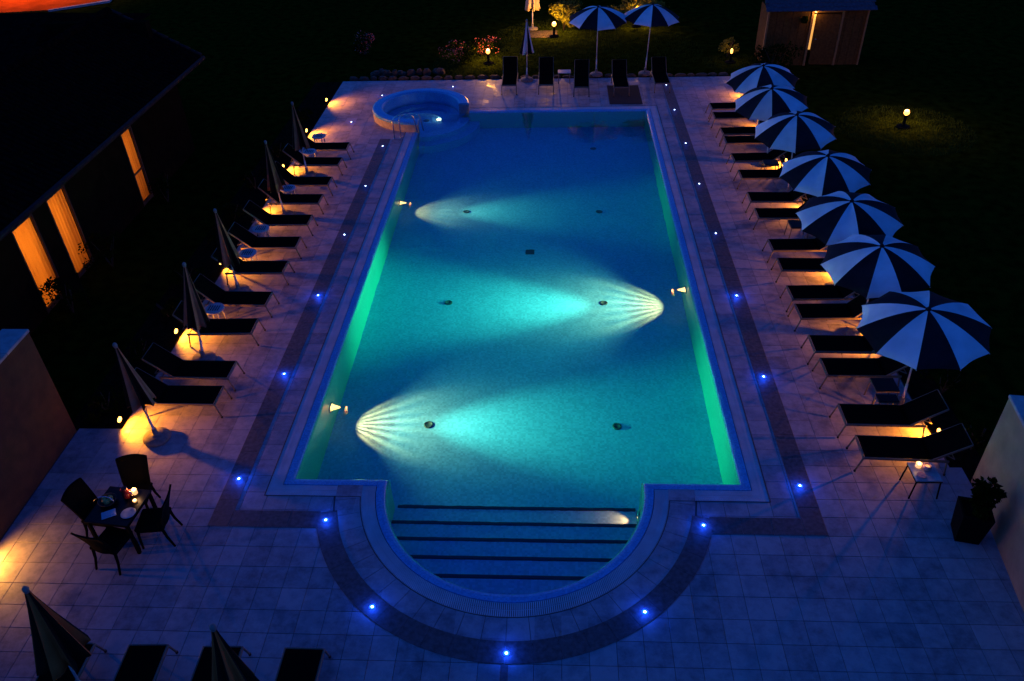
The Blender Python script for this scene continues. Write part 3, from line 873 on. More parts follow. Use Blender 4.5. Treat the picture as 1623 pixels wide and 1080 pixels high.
square_table(7.04, 1.98-.08, 'low dark square side table beside the second nearest right lounger', .38, .22)
square_table(7.05, 8.80, 'dark square side table halfway along the right row of loungers', .46, .42)
square_table(7.17, 12.62, 'far dark square side table in the right row of loungers', .42, .36)
ct = square_table(7.03, -.02, 'pale topped side table holding a lit candle at the near right', .44, .44, 'stone_top', 0, 'black_plastic')
def candle(name, x, y, z, label, r=.045, h=.09, power=.6, cat='candle'):
    e = tag(empty(name, (x, y, z)), label, cat, 'lit candles')
    MB().lathe([(r*.8, 0), (r, .01), (r*1.02, h), (r*.9, h), (r*.86, .015), (.0001, .012)], 16).build('candle_glass', M['wax'], e)
    MB().lathe([(r*.8, .014), (r*.8, h*.6), (.0001, h*.62)], 12).build('wax', M['wax'], e)
    MB().lathe([(.0001, h*.62), (.016, h*.8), (.019, h*.98), (.009, h*1.22), (.0001, h*1.42)], 10).build('flame', M['flame'], e)
    light('POINT', 'candle_lamp', (0, 0, h*1.7), power, (1, .50, .18), e, radius=.02)
    return e
candle('candle', 6.95, .09, .447, 'glowing candle on the pale side table', .05, .08, .5)
b = tag(empty('glass_bowl', (7.06, .02, .447)), 'round pink glass bowl beside the candle on the pale table', 'bowl')
MB().lathe([(.03, 0), (.065, .03), (.072, .065), (.055, .105), (.05, .105), (.064, .065), (.0001, .012)], 18).build('bowl', M['pink'], b)
MB().lathe([(.045, .05), (.04, .085), (.0001, .09)], 12).build('wax', M['wax'], b)
d = tag(empty('dish', (6.93, -.12, .447)), 'small pale dish near the left edge of the candle table', 'dish')
MB().lathe([(.04, 0), (.075, .018), (.07, .018), (.0001, .006)], 18).build('plate', M['pink'], d)

# ------------------------------------------------------------------ dining set
TC = (-6.45, -1.28)
dt = tag(empty('dining_table', (TC[0], TC[1], .006), R(-6)), 'dark square dining table laid with food and candle', 'table')
MB().box((0, 0, .71), (.76, .78, .03), bev=.006).build('table_top', M['dark_glass'], dt)
mb = MB()
for s in (-1, 1): mb.box((0, s*.34, .665), (.70, .03, .06)); mb.box((s*.34, 0, .665), (.03, .64, .058))
mb.build('apron', M['wicker'], dt)
for sx in (-1, 1):
    for sy in (-1, 1): MB().box((sx*.34, sy*.35, .345), (.055, .055, .69), bev=.006).build('leg', M['wicker'], dt)
def make_chair():
    e = empty('dining_chair')   # faces +X
    # seat
    mb = MB(); mb.box((.0, 0, .425), (.44, .44, .06), bev=.02); mb.build('seat', M['wicker'], e)
    # backrest: curved, flaring shell rising from the rear of the seat
    vs = []; nu, nv_ = 7, 8
    for i in range(nu+1):
        u = i/nu
        for j in range(nv_+1):
            v = j/nv_*2-1
            w = .20+.035*u
            vs.append((-.20-.15*u**1.3+.05*v*v*(1-.3*u), w*v, .40+.56*u-.03*u*v*v))
    n0 = len(vs); vs += [(x-.03, y, z) for x, y, z in vs]
    fs = [(i*(nv_+1)+j, i*(nv_+1)+j+1, (i+1)*(nv_+1)+j+1, (i+1)*(nv_+1)+j) for i in range(nu) for j in range(nv_)]
    fs += [tuple(n0+q for q in reversed(f)) for f in fs]
    rim = [j for j in range(nv_+1)]+[i*(nv_+1)+nv_ for i in range(1, nu+1)]+[nu*(nv_+1)+j for j in range(nv_-1, -1, -1)]+[i*(nv_+1) for i in range(nu-1, 0, -1)]
    fs += [(rim[q], rim[(q+1) % len(rim)], n0+rim[(q+1) % len(rim)], n0+rim[q]) for q in range(len(rim))]
    MB().add(vs, fs, True).build('backrest', M['wicker'], e)
    for (x0, x1) in ((.18, .20), (-.18, -.27)):
        for s in (-1, 1):
            MB().tube([(x0, s*.19, .41), ((x0+x1)/2+(.01 if x0 > 0 else .015), s*.195, .2), (x1, s*.205, 0)], [.024, .02, .016], 8).build('leg', M['wicker'], e)
    for s in (-1, 1): MB().box((0, s*.2, .385), (.36, .02, .03)).build('seat_rail', M['wicker'], e)
    return e
chair0 = make_chair()
for k, (x, y, rz, lb) in enumerate([(-6.47, -.78, -PI/2+.17, 'dark wicker dining chair on the far side of the laid table'),
                                    (-6.86, -1.20, -.12, 'dark wicker dining chair on the left, house wall side of the table'),
                                    (-5.93, -1.32, PI+.12, 'dark wicker dining chair on the pool side of the table'),
                                    (-6.44, -1.76, PI/2-.22, 'dark wicker dining chair on the near side of the table')]):
    o = chair0 if k == 0 else copy_tree(chair0)
    o.location = (x, y, .006); o.rotation_euler = (0, 0, rz); o.scale = (1.1, 1.1, 1.04)
    tag(o, lb, 'chair', 'wicker chairs around the dining table')
ZT = .733
candle('candle', -6.27, -1.02, ZT, 'bright candle in a glass on the dining table', .042, .10, 3.2)
candle('tealight', -6.20, -1.19, ZT, 'small orange tealight beside the candle on the dining table', .032, .035, .12)
j = tag(empty('jug', (-6.36, -1.10, ZT)), 'red glass jug with a clear handle on the dining table', 'jug')
MB().lathe([(.05, 0), (.07, .03), (.072, .10), (.05, .16), (.042, .20), (.05, .22), (.044, .22), (.037, .19), (.0001, .17)], 18).build('body', M['red_glass'], j)
MB().tube([(.06, -.02, .17), (.115, -.04, .16), (.125, -.045, .10), (.07, -.03, .05)], .009, 8).build('handle', M['steel'], j)
g = tag(empty('drinking_glass', (-6.47, -1.02, ZT)), 'small red drink glass behind the jug on the dining table', 'glass')
MB().lathe([(.03, 0), (.036, .10), (.033, .10), (.027, .01), (.0001, .01)], 14).build('body', M['red_glass'], g)
bk = tag(empty('bread_basket', (-6.64, -1.22, ZT)), 'basket of bread and fruit on the dining table', 'basket')
MB().lathe([(.10, 0), (.14, .05), (.15, .075), (.14, .075), (.10, .012), (.0001, .01)], 20).build('basket', M['bark'], bk)
for (x, y, z, r_) in [(.03, .04, .07, .05), (-.05, .02, .07, .045), (.02, -.05, .065, .05), (.07, -.01, .085, .04), (-.03, -.04, .085, .04)]:
    MB().lathe([(.0001, -r_*.7), (r_*.7, -r_*.5), (r_, 0), (r_*.75, r_*.55), (.0001, r_*.75)], 12).build('bread_roll', M['bread'], bk, (x, y, z), (.3, .2, x*20))
bn = MB()
pts = [(.17*math.cos(t), .02*math.sin(t*2)-.09, .075+.16*math.sin(t)) for t in [PI*q/8 for q in range(9)]]
bn.tube(pts, .008, 6).build('basket_handle', M['steel'], bk)
p_ = tag(empty('napkin', (-6.52, -1.47, ZT), .5), 'folded pale napkin near the table edge', 'napkin')
MB().box((0, 0, .006), (.22, .16, .012), bev=.004).build('cloth', M['napkin'], p_)
MB().box((.02, .01, .017), (.15, .12, .008), bev=.003).build('fold', M['napkin'], p_)
p2 = tag(empty('plate', (-6.20, -1.45, ZT)), 'empty dark plate on the dining table near the pool side', 'plate')
MB().lathe([(.07, 0), (.12, .014), (.116, .016), (.07, .005), (.0001, .005)], 24).build('dish', M['stone_top'], p2)

# ------------------------------------------------------------------ garden spotlights along both deck edges
def garden_spot(x, y, sgn, power, label):
    e = tag(empty('garden_spotlight', (x, y, -.02), 0 if sgn > 0 else PI), label, 'spotlight', 'garden spotlights along the deck edges')
    MB().tube([(0, 0, 0), (0, 0, .12)], .012, 8).build('spike', M['black_plastic'], e)
    Ry = Matrix.Translation((-.07, 0, .19)) @ Matrix.Rotation(PI/2+R(14), 4, 'Y')
    MB().lathe([(.03, 0), (.05, .03), (.055, .10), (.05, .10), (.046, .075)], 14, mtx=Ry).build('hood', M['black_plastic'], e)
    MB().lathe([(.05, .088), (.062, .10), (.05, .13), (.0001, .15)], 14, mtx=Ry).build('lens', M['warm_lens'], e)
    light('SPOT', 'spot_lamp', (.07, 0, .29), power, (1, .30, .012), e, (0, R(-90+30), 0), .03, R(136), .85)
    return e
GY = [1.43, 4.39, 7.40, 10.38, 13.25, 16.2, 19.2]
for k, y in enumerate(GY):
    garden_spot(-7.90 if k else -7.88, y, 1, (250, 235, 235, 235, 215, 235, 190)[k], ordn(k, 7)+' warm garden spotlight at the left edge of the deck')
for k, y in enumerate([1.30, 4.36, 7.05, 10.35, 13.4, 16.3, 19.4]):
    garden_spot(7.89, y, -1, (230, 230, 230, 220, 200, 190, 120)[k], ordn(k, 7)+' warm garden spotlight at the right edge of the deck')
# recessed lamp at the foot of the left wall, just outside the frame
for k, (y, pw) in enumerate([(-1.95, 70)]):
    e = tag(empty('wall_light', (-8.66, y, .30)), 'low warm wall light at the foot of the brown wall on the left', 'wall light')
    MB().box((.02, 0, 0), (.04, .20, .10), bev=.006).build('housing', M['black_plastic'], e)
    MB().box((.046, 0, 0), (.012, .17, .07)).build('lens', M['warm_lens'], e)
    light('SPOT', 'wall_lamp', (.08, 0, -.02), pw, (1, .40, .05), e, (0, R(-52), 0), .04, R(160), .6)

# ------------------------------------------------------------------ garden walls
gw = tag(empty('garden_wall', (-8.68, 1.25, 0)), 'high brown plaster wall with pale coping along the left edge', 'wall')
MB().box((-.21, -5.0, 1.20), (.42, 10.0, 2.44)).build('wall_body', M['plaster'], gw)
for k in range(14):
    MB().box((-.21, -.01-.72*k-.355, 2.455), (.50, .712, .06), bev=.01).build('coping_stone', M['wall_cap'], gw)
gr = tag(empty('garden_wall', (8.02, .20, 0), R(-7)), 'pale plaster wall at the right edge beside the planter', 'wall')
MB().box((.18, -4.0, .96), (.36, 8.0, 1.96)).build('wall_body', M['plaster2'], gr)
for k in range(11):
    MB().box((.18, -.01-.72*k-.355, 1.97), (.42, .712, .06), bev=.01).build('coping_stone', M['wall_cap'], gr)

# ------------------------------------------------------------------ foliage
def leaf_cloud(mb, c, rad, n, size, rnd, flat_=1.0, shell=.55):
    clumps = [(rnd.gauss(0, .45), rnd.gauss(0, .45), rnd.uniform(-.5, .75), rnd.uniform(.25, .55)) for _ in range(9)]
    for _ in range(n):
        k = rnd.choice(clumps)
        while True:
            v = Vector((rnd.uniform(-1, 1), rnd.uniform(-1, 1), rnd.uniform(-1, 1)))
            if shell < v.length < 1: break
        p = Vector((k[0]+v.x*k[3], k[1]+v.y*k[3], k[2]+v.z*k[3]))
        if p.length > 1.25: continue
        p = Vector((c[0]+p.x*rad[0], c[1]+p.y*rad[1], c[2]+p.z*rad[2]))
        if p.z < .01: continue
        a = rnd.uniform(0, 2*PI); t = rnd.uniform(-.9, .9)
        u = Vector((math.cos(a)*math.cos(t), math.sin(a)*math.cos(t), math.sin(t)))
        w = u.cross(Vector((rnd.uniform(-1, 1), rnd.uniform(-1, 1), rnd.uniform(-.2, 1)))).normalized()
        s = size*rnd.uniform(.6, 1.3)
        q = p+u*s
        mid = p+u*s*.5
        nrm = u.cross(w)*s*.12
        mb.add([p, mid+w*s*.28+nrm, q, mid-w*s*.28+nrm], [(0, 1, 2, 3)])
def shrub(x, y, rx, rz, label, material='leaf', n=900, size=.075, seed=0, flowers=0, group='garden shrubs', ry=None, cat='shrub'):
    rnd = random.Random(seed+int(x*37)+int(y*91))
    e = tag(empty('shrub', (x, y, -.02)), label, cat, group)
    for k in range(4):
        a = rnd.uniform(0, 2*PI)
        MB().tube([(0, 0, 0), (.25*rx*math.cos(a), .25*rx*math.sin(a), rz*.5), (.5*rx*math.cos(a+.4), .5*rx*math.sin(a+.4), rz*.95)], [.018, .012, .005], 5).build('stem', M['bark'], e)
    mb = MB(); leaf_cloud(mb, (0, 0, rz*.55), (rx, ry or rx, rz*.55), n, size, rnd)
    stuff(mb.build('foliage', M[material], e))
    if flowers:
        mb = MB(); leaf_cloud(mb, (0, 0, rz*.62), (rx*1.05, (ry or rx)*1.05, rz*.58), flowers, size*.9, rnd, shell=.8)
        stuff(mb.build('blossom', M['flower'], e))
    return e
for k, (x, y, r_, h) in enumerate([(-8.35, 1.85, .38, .40), (-8.35, 3.55, .42, .45), (-8.4, 5.2, .36, .42), (-8.45, 6.6, .45, .5), (-8.35, 8.6, .42, .45), (-8.4, 10.0, .40, .5), (-8.4, 12.0, .45, .5), (-8.35, 14.3, .42, .45), (-8.35, 17.4, .45, .4)]):
    shrub(x, y, r_, h, ordn(k, 9)+' dark shrub in the bed along the left deck edge', n=500, group='shrubs in the left bed')
for k, (x, y, r_, h) in enumerate([(8.35, 1.0, .40, .45), (8.45, 2.6, .45, .5), (8.4, 5.3, .40, .45), (8.45, 8.6, .45, .5), (8.4, 11.9, .42, .45), (8.45, 15.0, .45, .5), (8.4, 18.3, .45, .5)]):
    shrub(x, y, r_, h, ordn(k, 7)+' dark shrub in the bed along the right deck edge', n=500, group='shrubs in the right bed')
shrub(-3.35, 24.0, .75, .75, 'pink flowering bush left of the lit bollard behind the pool', n=900, size=.09, flowers=160, group='flowering bushes')
shrub(-2.35, 24.9, .75, .6, 'low flowering bush right behind the lit bollard by the spa end', n=900, size=.09, flowers=160, group='flowering bushes')
shrub(-7.55, 25.2, .6, .8, 'red flowering bush in the dark at the far left', n=600, size=.09, flowers=200, group='flowering bushes')
shrub(1.15, 28.4, 1.0, 1.3, 'yellow lit leafy bush beside the lamp on the far lawn', 'lit_leaf', n=2200, size=.12, group='far lawn bushes')
shrub(2.4, 28.2, .5, .9, 'small leafy bush right of the yellow lit bush', 'lit_leaf', n=700, size=.1, group='far lawn bushes')
shrub(4.6, 29.4, 1.5, 1.2, 'wide lit bush peeping over the far right open umbrella', 'lit_leaf', n=2400, size=.12, group='far lawn bushes')
shrub(7.9, 24.1, .45, .7, 'small bush with lamp glints left of the shed', 'lit_leaf', n=700, size=.07, group='far lawn bushes')
shrub(9.35, 21.9, .95, 1.0, 'dark bush covering the lower left corner of the shed', n=1500, size=.10, group='far lawn bushes')
shrub(-10.80, 5.35, .45, .95, 'dark bush in front of the leftmost lit door', n=700, size=.09, group='bushes by the house')
shrub(-10.8, 7.45, .55, .85, 'dark bush in front of the middle lit door', n=700, size=.09, group='bushes by the house')
shrub(-10.8, 11.15, .45, .85, 'dark bush in front of the far lit door', n=700, size=.09, group='bushes by the house')
# grass tufts where the lamps light the lawn
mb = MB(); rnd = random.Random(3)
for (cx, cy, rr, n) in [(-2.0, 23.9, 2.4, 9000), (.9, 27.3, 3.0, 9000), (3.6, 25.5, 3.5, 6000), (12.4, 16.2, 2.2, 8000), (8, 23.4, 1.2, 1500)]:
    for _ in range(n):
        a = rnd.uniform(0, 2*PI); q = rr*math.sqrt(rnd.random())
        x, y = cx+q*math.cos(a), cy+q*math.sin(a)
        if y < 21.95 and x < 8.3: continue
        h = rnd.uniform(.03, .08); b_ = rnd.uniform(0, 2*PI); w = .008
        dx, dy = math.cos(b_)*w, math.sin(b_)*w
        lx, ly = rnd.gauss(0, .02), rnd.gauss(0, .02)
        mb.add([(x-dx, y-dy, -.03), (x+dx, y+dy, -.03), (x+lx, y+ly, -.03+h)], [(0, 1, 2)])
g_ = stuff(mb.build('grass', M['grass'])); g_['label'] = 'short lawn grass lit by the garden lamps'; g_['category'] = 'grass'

# ------------------------------------------------------------------ bollard lamps on the lawn
def bollard(x, y, h, power, label, globe=.07):
    e = tag(empty('garden_lamp', (x, y, -.03)), label, 'garden lamp', 'globe lamps on the lawn')
    MB().lathe([(.22, 0), (.22, .03), (.19, .05), (.06, .06), (.05, .08), (.05, h-.1), (.075, h-.09), (.075, h-.05), (.03, h-.05)], 18).build('post', M['black_plastic'], e)
    MB().lathe([(.03, h-.05), (globe, h), (globe*1.1, h+.05), (globe*.8, h+.12), (.0001, h+.15)], 16).build('globe', M['globe'], e)
    light('POINT', 'globe_lamp', (0, 0, h+.26), power, (1, .40, .05), e, radius=.06)
bollard(-2.05, 23.75, .46, 150, 'glowing globe lamp among flowering bushes near the spa end', .08)
bollard(.70, 27.5, .50, 260, 'glowing globe lamp beside the tall folded umbrella', .09)
bollard(12.43, 16.40, .46, 90, 'lone glowing globe lamp on the dark lawn at the right', .085)
bollard(7.93, 23.45, .42, 10, 'dim globe lamp hidden in a bush left of the shed', .05)
bollard(4.55, 28.9, .50, 260, 'globe lamp hidden behind the far right open umbrella', .08)
# paved patch under the tall folded umbrella
pv = struct(MB().box((.1, 27.9, -.03), (1.5, 1.1, .04), bev=.01).build('paved_patch', M['stone']))

# stones edging the far side of the deck
sb = tag(empty('stone_edging', (0, 21.9, 0)), 'low edging of rough stones behind the far deck', 'stone edging')
rnd = random.Random(11)
def rock(mb, c, d):
    vs = []
    for i, zz in enumerate((0, .55, 1)):
        for k in range(7):
            t = 2*PI*k/7; r_ = (1.0, 1.0, .62)[i]*rnd.uniform(.8, 1.1)
            vs.append((c[0]+d[0]/2*r_*math.cos(t), c[1]+d[1]/2*r_*math.sin(t), c[2]+d[2]*zz*rnd.uniform(.85, 1.05)))
    fs = [(i*7+k, i*7+(k+1) % 7, (i+1)*7+(k+1) % 7, (i+1)*7+k) for i in range(2) for k in range(7)]+[tuple(14+k for k in range(7))]
    mb.add(vs, fs)
x = -7.6
while x < 7.6:
    w = rnd.uniform(.28, .5)
    mb = MB(); rock(mb, (x+w/2, rnd.uniform(-.04, .04), -.03), (w, .26, .10 if x > -1.6 else .13)); mb.build('edging_stone', M['stone'], sb)
    x += w+.02
rp = tag(empty('rubble_pile', (-5.3, 22.6, 0)), 'row of rough rubble stones on the dark ground behind the spa', 'rubble')
for k in range(22):
    mb = MB(); w = rnd.uniform(.18, .38)
    rock(mb, (rnd.uniform(-1.5, 1.4), rnd.uniform(-.25, .25), -.03), (w, w*.8, rnd.uniform(.12, .25))); mb.build('stone', M['stone'], rp)

# mat under the second far lounger from the right
dm = tag(empty('mat', (3.34, 19.75, .006)), 'dark rectangular mat under a lounger behind the pool', 'mat')
MB().box((0, 0, .006), (1.20, 2.0, .012), bev=.004).build('cloth', M['mat'], dm)
# white cooler box between far loungers
fb = tag(empty('side_table', (1.1, 21.2, .006)), 'small pale table between two loungers on the far deck', 'side table')
MB().box((0, 0, .42), (.5, .40, .03), bev=.006).build('table_top', M['stone_top'], fb)
for sx in (-1, 1):
    for sy in (-1, 1): MB().tube([(sx*.21, sy*.16, .41), (sx*.22, sy*.17, 0)], .014, 8).build('leg', M['alu'], fb)

# ------------------------------------------------------------------ planter at the right wall
pl = tag(empty('planter', (7.42, -1.0, .004), R(-12)), 'tall dark tapered planter with a bushy plant by the right wall', 'planter')
mb = MB()
vs = [(s*.18, t*.18, 0) for s, t in ((-1, -1), (1, -1), (1, 1), (-1, 1))]+[(s*.23, t*.23, .62) for s, t in ((-1, -1), (1, -1), (1, 1), (-1, 1))]
vs += [(s*.195, t*.195, .62) for s, t in ((-1, -1), (1, -1), (1, 1), (-1, 1))]+[(s*.19, t*.19, .56) for s, t in ((-1, -1), (1, -1), (1, 1), (-1, 1))]
fs = [(3, 2, 1, 0)]+[(a+4*r_, (a+1) % 4+4*r_, (a+1) % 4+4*r_+4, a+4*r_+4) for r_ in range(3) for a in range(4)]+[(12, 13, 14, 15)]
mb.add(vs, fs).build('pot', M['black_plastic'], pl)
rnd = random.Random(5)
mb = MB(); leaf_cloud(mb, (.05, .02, .85), (.22, .20, .30), 1100, .09, rnd, shell=.3)
stuff(mb.build('foliage', M['leaf'], pl))
for k in range(3): MB().tube([(0, 0, .55), (.05*k-.03, .04-.04*k, .85), (.07*k-.04, .05*k, 1.05)], [.014, .01, .005], 5).build('stem', M['bark'], pl)

# ------------------------------------------------------------------ house
hs_ = tag(empty('house', (-11.4, 15.36, 0)), 'dark house with tiled roof and three lit curtained doors', 'house')
WX, ZE = -11.4, 3.0
def hb(name, x0, x1, y0, y1, z0, z1, material, parent=hs_, bev=0):
    return MB().box(((x0+x1)/2+11.4, (y0+y1)/2-15.36, (z0+z1)/2), (x1-x0, y1-y0, z1-z0), bev=bev).build(name, material, parent)
DOORS = [(5.30, 6.18), (6.80, 7.68), (10.85, 11.52)]
# wall pieces round the openings
ys = [-4.0]+[v for d_ in DOORS for v in d_]+[15.0]
for k in range(0, len(ys), 2): hb('wall', WX-.3, WX, ys[k], ys[k+1], -.03, 2.95, M['house_wall'])
for (a, b_) in DOORS: hb('lintel', WX-.3, WX-.002, a, b_, 2.22, 2.95, M['house_wall'])
hb('end_wall', WX-3.5, WX-.3, 14.7, 15.0, -.03, 4.2, M['house_wall'])
hb('room_back', WX-1.9, WX-1.8, 4.6, 12.2, -.03, 2.95, M['room'])
hb('room_floor', WX-1.8, WX-.3, 4.6, 12.2, -.03, .02, M['room'])
hb('room_ceiling', WX-1.8, WX-.3, 4.6, 12.2, 2.6, 2.7, M['room'])
hb('room_side', WX-1.8, WX-.3, 4.5, 4.6, -.03, 2.9, M['room']); hb('room_side', WX-1.8, WX-.3, 12.2, 12.3, -.03, 2.9, M['room'])
for k, (a, b_) in enumerate(DOORS):
    dr = empty('glazed_door', (0, (a+b_)/2-15.36, 0), 0, hs_)
    w = b_-a
    mb = MB()
    for s in (-1, 1): mb.box((-.02, s*(w/2-.02), 1.1), (.06, .04, 2.24))
    mb.box((-.02, 0, 2.2), (.06, w-.08, .04)); mb.box((-.02, 0, .05), (.06, w-.08, .10))
    if k == 2: mb.box((-.02, 0, .95), (.05, w-.08, .035))
    mb.build('door_frame', M['dark_wood'], dr)
    vs = []; n = 40; rnd = random.Random(k+2); ph = rnd.uniform(0, 6)
    for zi in range(5):
        for i in range(n+1):
            u = i/n
            yv = (u-.5)*(w-.08)
            xx = -.085+.028*math.sin(2*PI*u*6.3+ph)*(1+.3*math.sin(u*9+zi*.5))+.01*math.sin(u*31+zi)
            vs.append((xx, yv, .03+2.15*zi/4))
    fs = [(z_*(n+1)+i, z_*(n+1)+i+1, (z_+1)*(n+1)+i+1, (z_+1)*(n+1)+i) for z_ in range(4) for i in range(n)]
    MB().add(vs, fs, True).build('curtain', M['curtain'], dr)
    light('POINT', 'room_lamp', (-1.15, .12 if k != 1 else -.15, 1.75), (38, 38, 27)[k], (1, .55, .16), dr, radius=.15)
# shutters/cloth hanging at the side of the middle door
# roof, front slope with courses of tiles, rear slope, verge and ridge pieces
EX, RX, RZ_ = -10.5, -13.0, 4.42
def rp_(x, y, z): return (x+11.4, y-15.36, z)
sl = (RZ_-ZE)/(EX-RX)
mb = MB()
for s, xo in ((1, EX), (-1, RX-(EX-RX))):
    v0 = [rp_(xo, -5, ZE-.03), rp_(xo, 15.30, ZE-.03), rp_(RX, 15.30, RZ_-.03), rp_(RX, -5, RZ_-.03)]
    vs = v0+[(x, y, z-.12) for x, y, z in v0]
    mb.add(vs, [(0, 1, 2, 3), (7, 6, 5, 4), (0, 4, 5, 1), (1, 5, 6, 2), (2, 6, 7, 3), (3, 7, 4, 0)])
rf = mb.build('roof', M['roof'], hs_)
# tile courses: half-round rows following the slope, one mesh because they merge in the dark
mb = MB(); ncr = 9
yv = -4.9
while yv < 15.2:
    for c in range(ncr):
        t0, t1 = c/ncr, (c+1)/ncr+.01
        x0_, x1_ = EX+(RX-EX)*t0, EX+(RX-EX)*t1
        z0_, z1_ = ZE+(RZ_-ZE)*t0+.02, ZE+(RZ_-ZE)*t1-.005
        jit = random.uniform(-.006, .006)
        vs = []
        for (xx, zz, rr) in ((x0_, z0_, .075), (x1_, z1_, .06)):
            for k in range(5):
                t = PI*k/4
                vs.append(rp_(xx, yv+.09+jit+rr*math.cos(t), zz-.02+rr*.7*math.sin(t)))
        mb.add(vs, [(k, k+1, 6+k, 5+k) for k in range(4)]+[(4, 3, 2, 1, 0)])
    yv += .20
stuff(mb.build('roof_tiles', M['roof'], rf))
# ridge and verge tiles
k = 0; yv = -4.8
while yv < 15.2:
    MB().tube([rp_(RX, yv, RZ_), rp_(RX, yv+.40, RZ_+.012)], [.11, .125], 8).build('ridge_tile', M['roof'], rf); yv += .40
for k in range(8):
    t0, t1 = k/8, (k+1)/8
    MB().tube([rp_(EX+(RX-EX)*t0, 15.32, ZE+(RZ_-ZE)*t0+.01), rp_(EX+(RX-EX)*t1, 15.32, ZE+(RZ_-ZE)*t1-.01)], [.075, .065], 8).build('verge_tile', M['roof_edge'], rf)
MB().tube([rp_(EX+.06, -5, ZE-.06), rp_(EX+.06, 15.32, ZE-.06)], .065, 10).build('gutter', M['roof_edge'], hs_)
# second, larger wing of dark roof behind
w2 = tag(empty('house_wing', (-19, 18, 0)), 'dark wing of the house behind the main roof', 'house')
MB().box((0, -2.6, 1.6), (8.5, 8.6, 3.26)).build('wall', M['house_wall'], w2)
mb = MB()
vs = [(-9.5, -7.4, 3.1), (4.9, -7.4, 3.1), (4.9, 2.2, 3.1), (-9.5, 2.2, 3.1), (-9.5, -2.6, 4.28), (4.0, -2.6, 4.36)]
mb.add(vs, [(0, 1, 5, 4), (1, 2, 5), (2, 3, 4, 5), (3, 0, 4), (3, 2, 1, 0)])
mb.build('roof', M['roof'], w2)
# garden chair silhouette in front of the leftmost door
gc = copy_tree(chair0); gc.location = (-10.90, 5.75, -.02); gc.rotation_euler = (0, 0, 2.2)
tag(gc, 'dark garden chair silhouetted against the leftmost lit door', 'chair', 'garden chair by the house')

# orange lit terrace at the far top left, with a pale low wall
tr = struct(MB().prism([(-60, 33.2), (-28.8, 33.2), (-26.2, 33.6), (-23.9, 35.8), (-20, 60), (-60, 60)], -.02, .06).build('terrace', M['terracotta']))
tw = tag(empty('terrace_kerb', (-25, 34.3, 0)), 'pale kerb along the edge of the orange lit terrace', 'kerb')
MB().prism([(-1.3, -.78), (1.25, 1.0), (1.15, 1.5), (.6, .78), (-1.3, -.66)], -.03, .075).build('kerb_stone', M['wall_cap'], tw)
e = tag(empty('street_lamp', (-29.5, 38.5, 0)), 'street lamp lighting the orange terrace at the far left', 'street lamp')
MB().tube([(0, 0, 0), (0, 0, 4.2)], [.06, .04], 10).build('post', M['black_plastic'], e)
MB().lathe([(.05, 4.2), (.22, 4.25), (.25, 4.35), (.06, 4.5)], 14).build('lamp_head', M['black_plastic'], e)
MB().lathe([(.0001, 4.16), (.16, 4.2), (.16, 4.24)], 14).build('lens', M['warm_lens'], e)
light('SPOT', 'street_lamp_light', (0, 0, 4.1), 2700, (1, .32, .05), e, (0, 0, 0), .15, R(140), .4)

# ------------------------------------------------------------------ shed
sh = tag(empty('shed', (9.1, 23.0, 0)), 'small wooden shed with slate roof and a lit gap at its door', 'shed')
W_, H_ = 3.75, 2.1
# front boards either side of the door
def board(x0, x1, z0, z1, y=0, d_=.04, m_='wood', name='board'):
    return MB().box(((x0+x1)/2, y, (z0+z1)/2), (x1-x0, d_, z1-z0), bev=.004).build(name, M[m_], sh)
DX_ = (1.66, 2.82)
xb = 0
while xb < W_-.01:
    x2 = min(xb+.30, W_)
    a, b_ = xb+.004, x2-.004
    if b_ <= DX_[0] or a >= DX_[1]: board(a, b_, -.03, H_)
    else:
        if a < DX_[0]: board(a, DX_[0], -.03, H_)
        if b_ > DX_[1]: board(DX_[1], b_, -.03, H_)
        board(max(a, DX_[0]), min(b_, DX_[1]), 1.98, H_)
    xb = x2
MB().box((W_/2, 1.5, H_/2-.01), (W_-.1, .05, H_)).build('back_wall', M['wood'], sh)
for xx in (.03, W_-.03): MB().box((xx, .76, H_/2-.01), (.05, 1.46, H_)).build('side_wall', M['wood'], sh)
for xx in (-.03, W_+.03): board(xx-.035, xx+.035, -.03, H_, -.02, .09, 'trim', 'corner_post')
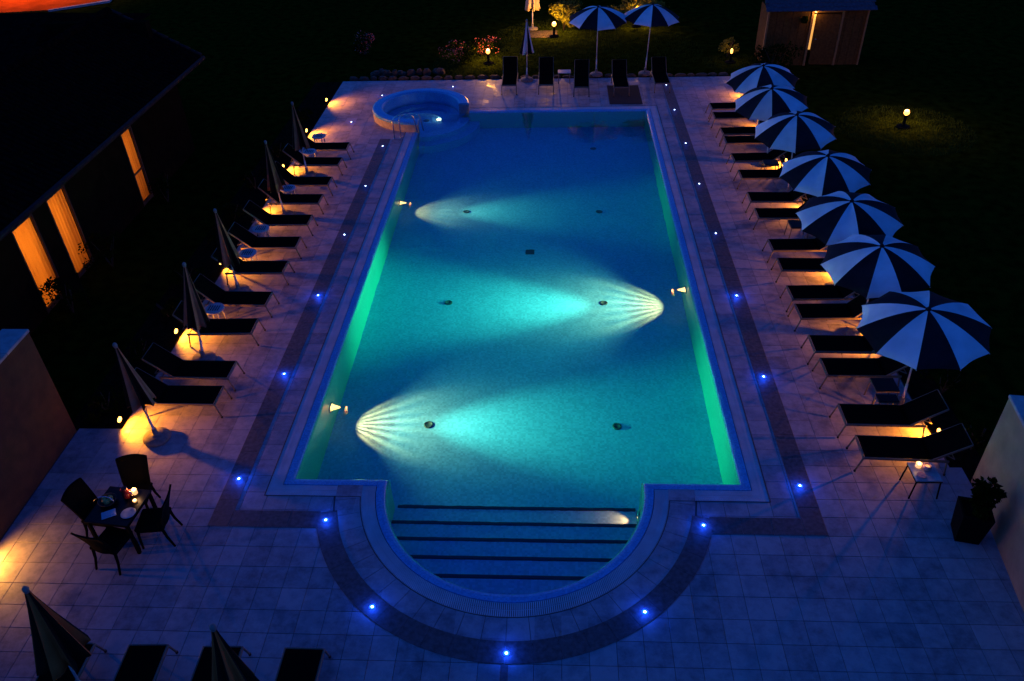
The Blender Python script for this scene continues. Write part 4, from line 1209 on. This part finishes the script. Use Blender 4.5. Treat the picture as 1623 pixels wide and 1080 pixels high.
# door ajar with light behind, frame around it
dr = MB().box((.46, 0, .98), (.92, .04, 1.94), bev=.004).build('door', M['wood'], sh, (DX_[0]+.17, -.03, 0), (0, 0, R(-4)))
MB().lathe([(.03, 0), (.03, .03), (.0001, .035)], 10, mtx=Matrix.Rotation(PI/2, 4, 'X')).build('knob', M['steel'], dr, (.1, -.03, 1.0))
board(DX_[0]-.045, DX_[0]+.045, -.03, 2.02, -.045, .07, 'trim', 'door_post')
board(DX_[1]-.045, DX_[1]+.045, -.03, 2.02, -.045, .07, 'trim', 'door_post')
board(DX_[0]-.05, DX_[1]+.05, 2.022, 2.09, -.045, .07, 'trim', 'door_head')
MB().box((DX_[0]+.10, .05, 1.25), (.13, .02, 1.35)).build('lit_interior', M['gap_light'], sh)
wl_ = MB().lathe([(.10, -.12), (.14, 0), (.10, .12), (.0001, .13)], 14).build('hanging_basket', M['leaf'], sh, (DX_[0]-.32, -.18, 1.78))
light('POINT', 'shed_lamp', (DX_[0]+.08, -.22, 1.98), 6, (1, .48, .10), sh, radius=.03)
MB().lathe([(.03, -.03), (.04, 0), (.03, .03)], 10).build('door_lamp', M['globe'], sh, (DX_[0]+.08, -.10, 2.06))
# roof with slate courses
mb = MB()
y0_, y1_, z0_, z1_ = -.30, .80, 2.12, 2.75
mb.add([(-.2, y0_, z0_), (W_+.2, y0_, z0_), (W_+.2, y1_, z1_), (-.2, y1_, z1_), (-.2, 1.9, z0_), (W_+.2, 1.9, z0_)], [(0, 1, 2, 3), (3, 2, 5, 4)])
sr = mb.build('roof', M['shed_roof'], sh)
sl_ = math.atan2(z1_-z0_, y1_-y0_)
smb = MB().box((0, 0, 0), (.295, .24, .018), bev=.003).mesh('slate'); smb.materials.append(M['shed_roof'])
for c in range(6):
    for k in range(14):
        xx = -.2+.15+.30*k+(.15 if c % 2 else 0)
        if xx > W_+.1: continue
        t = (c+.5)/6
        put('slate', smb, None, sr, (xx, y0_+(y1_-y0_)*t, z0_+(z1_-z0_)*t+.02), (sl_-.06+random.uniform(-.01, .01), 0, random.uniform(-.01, .01)))
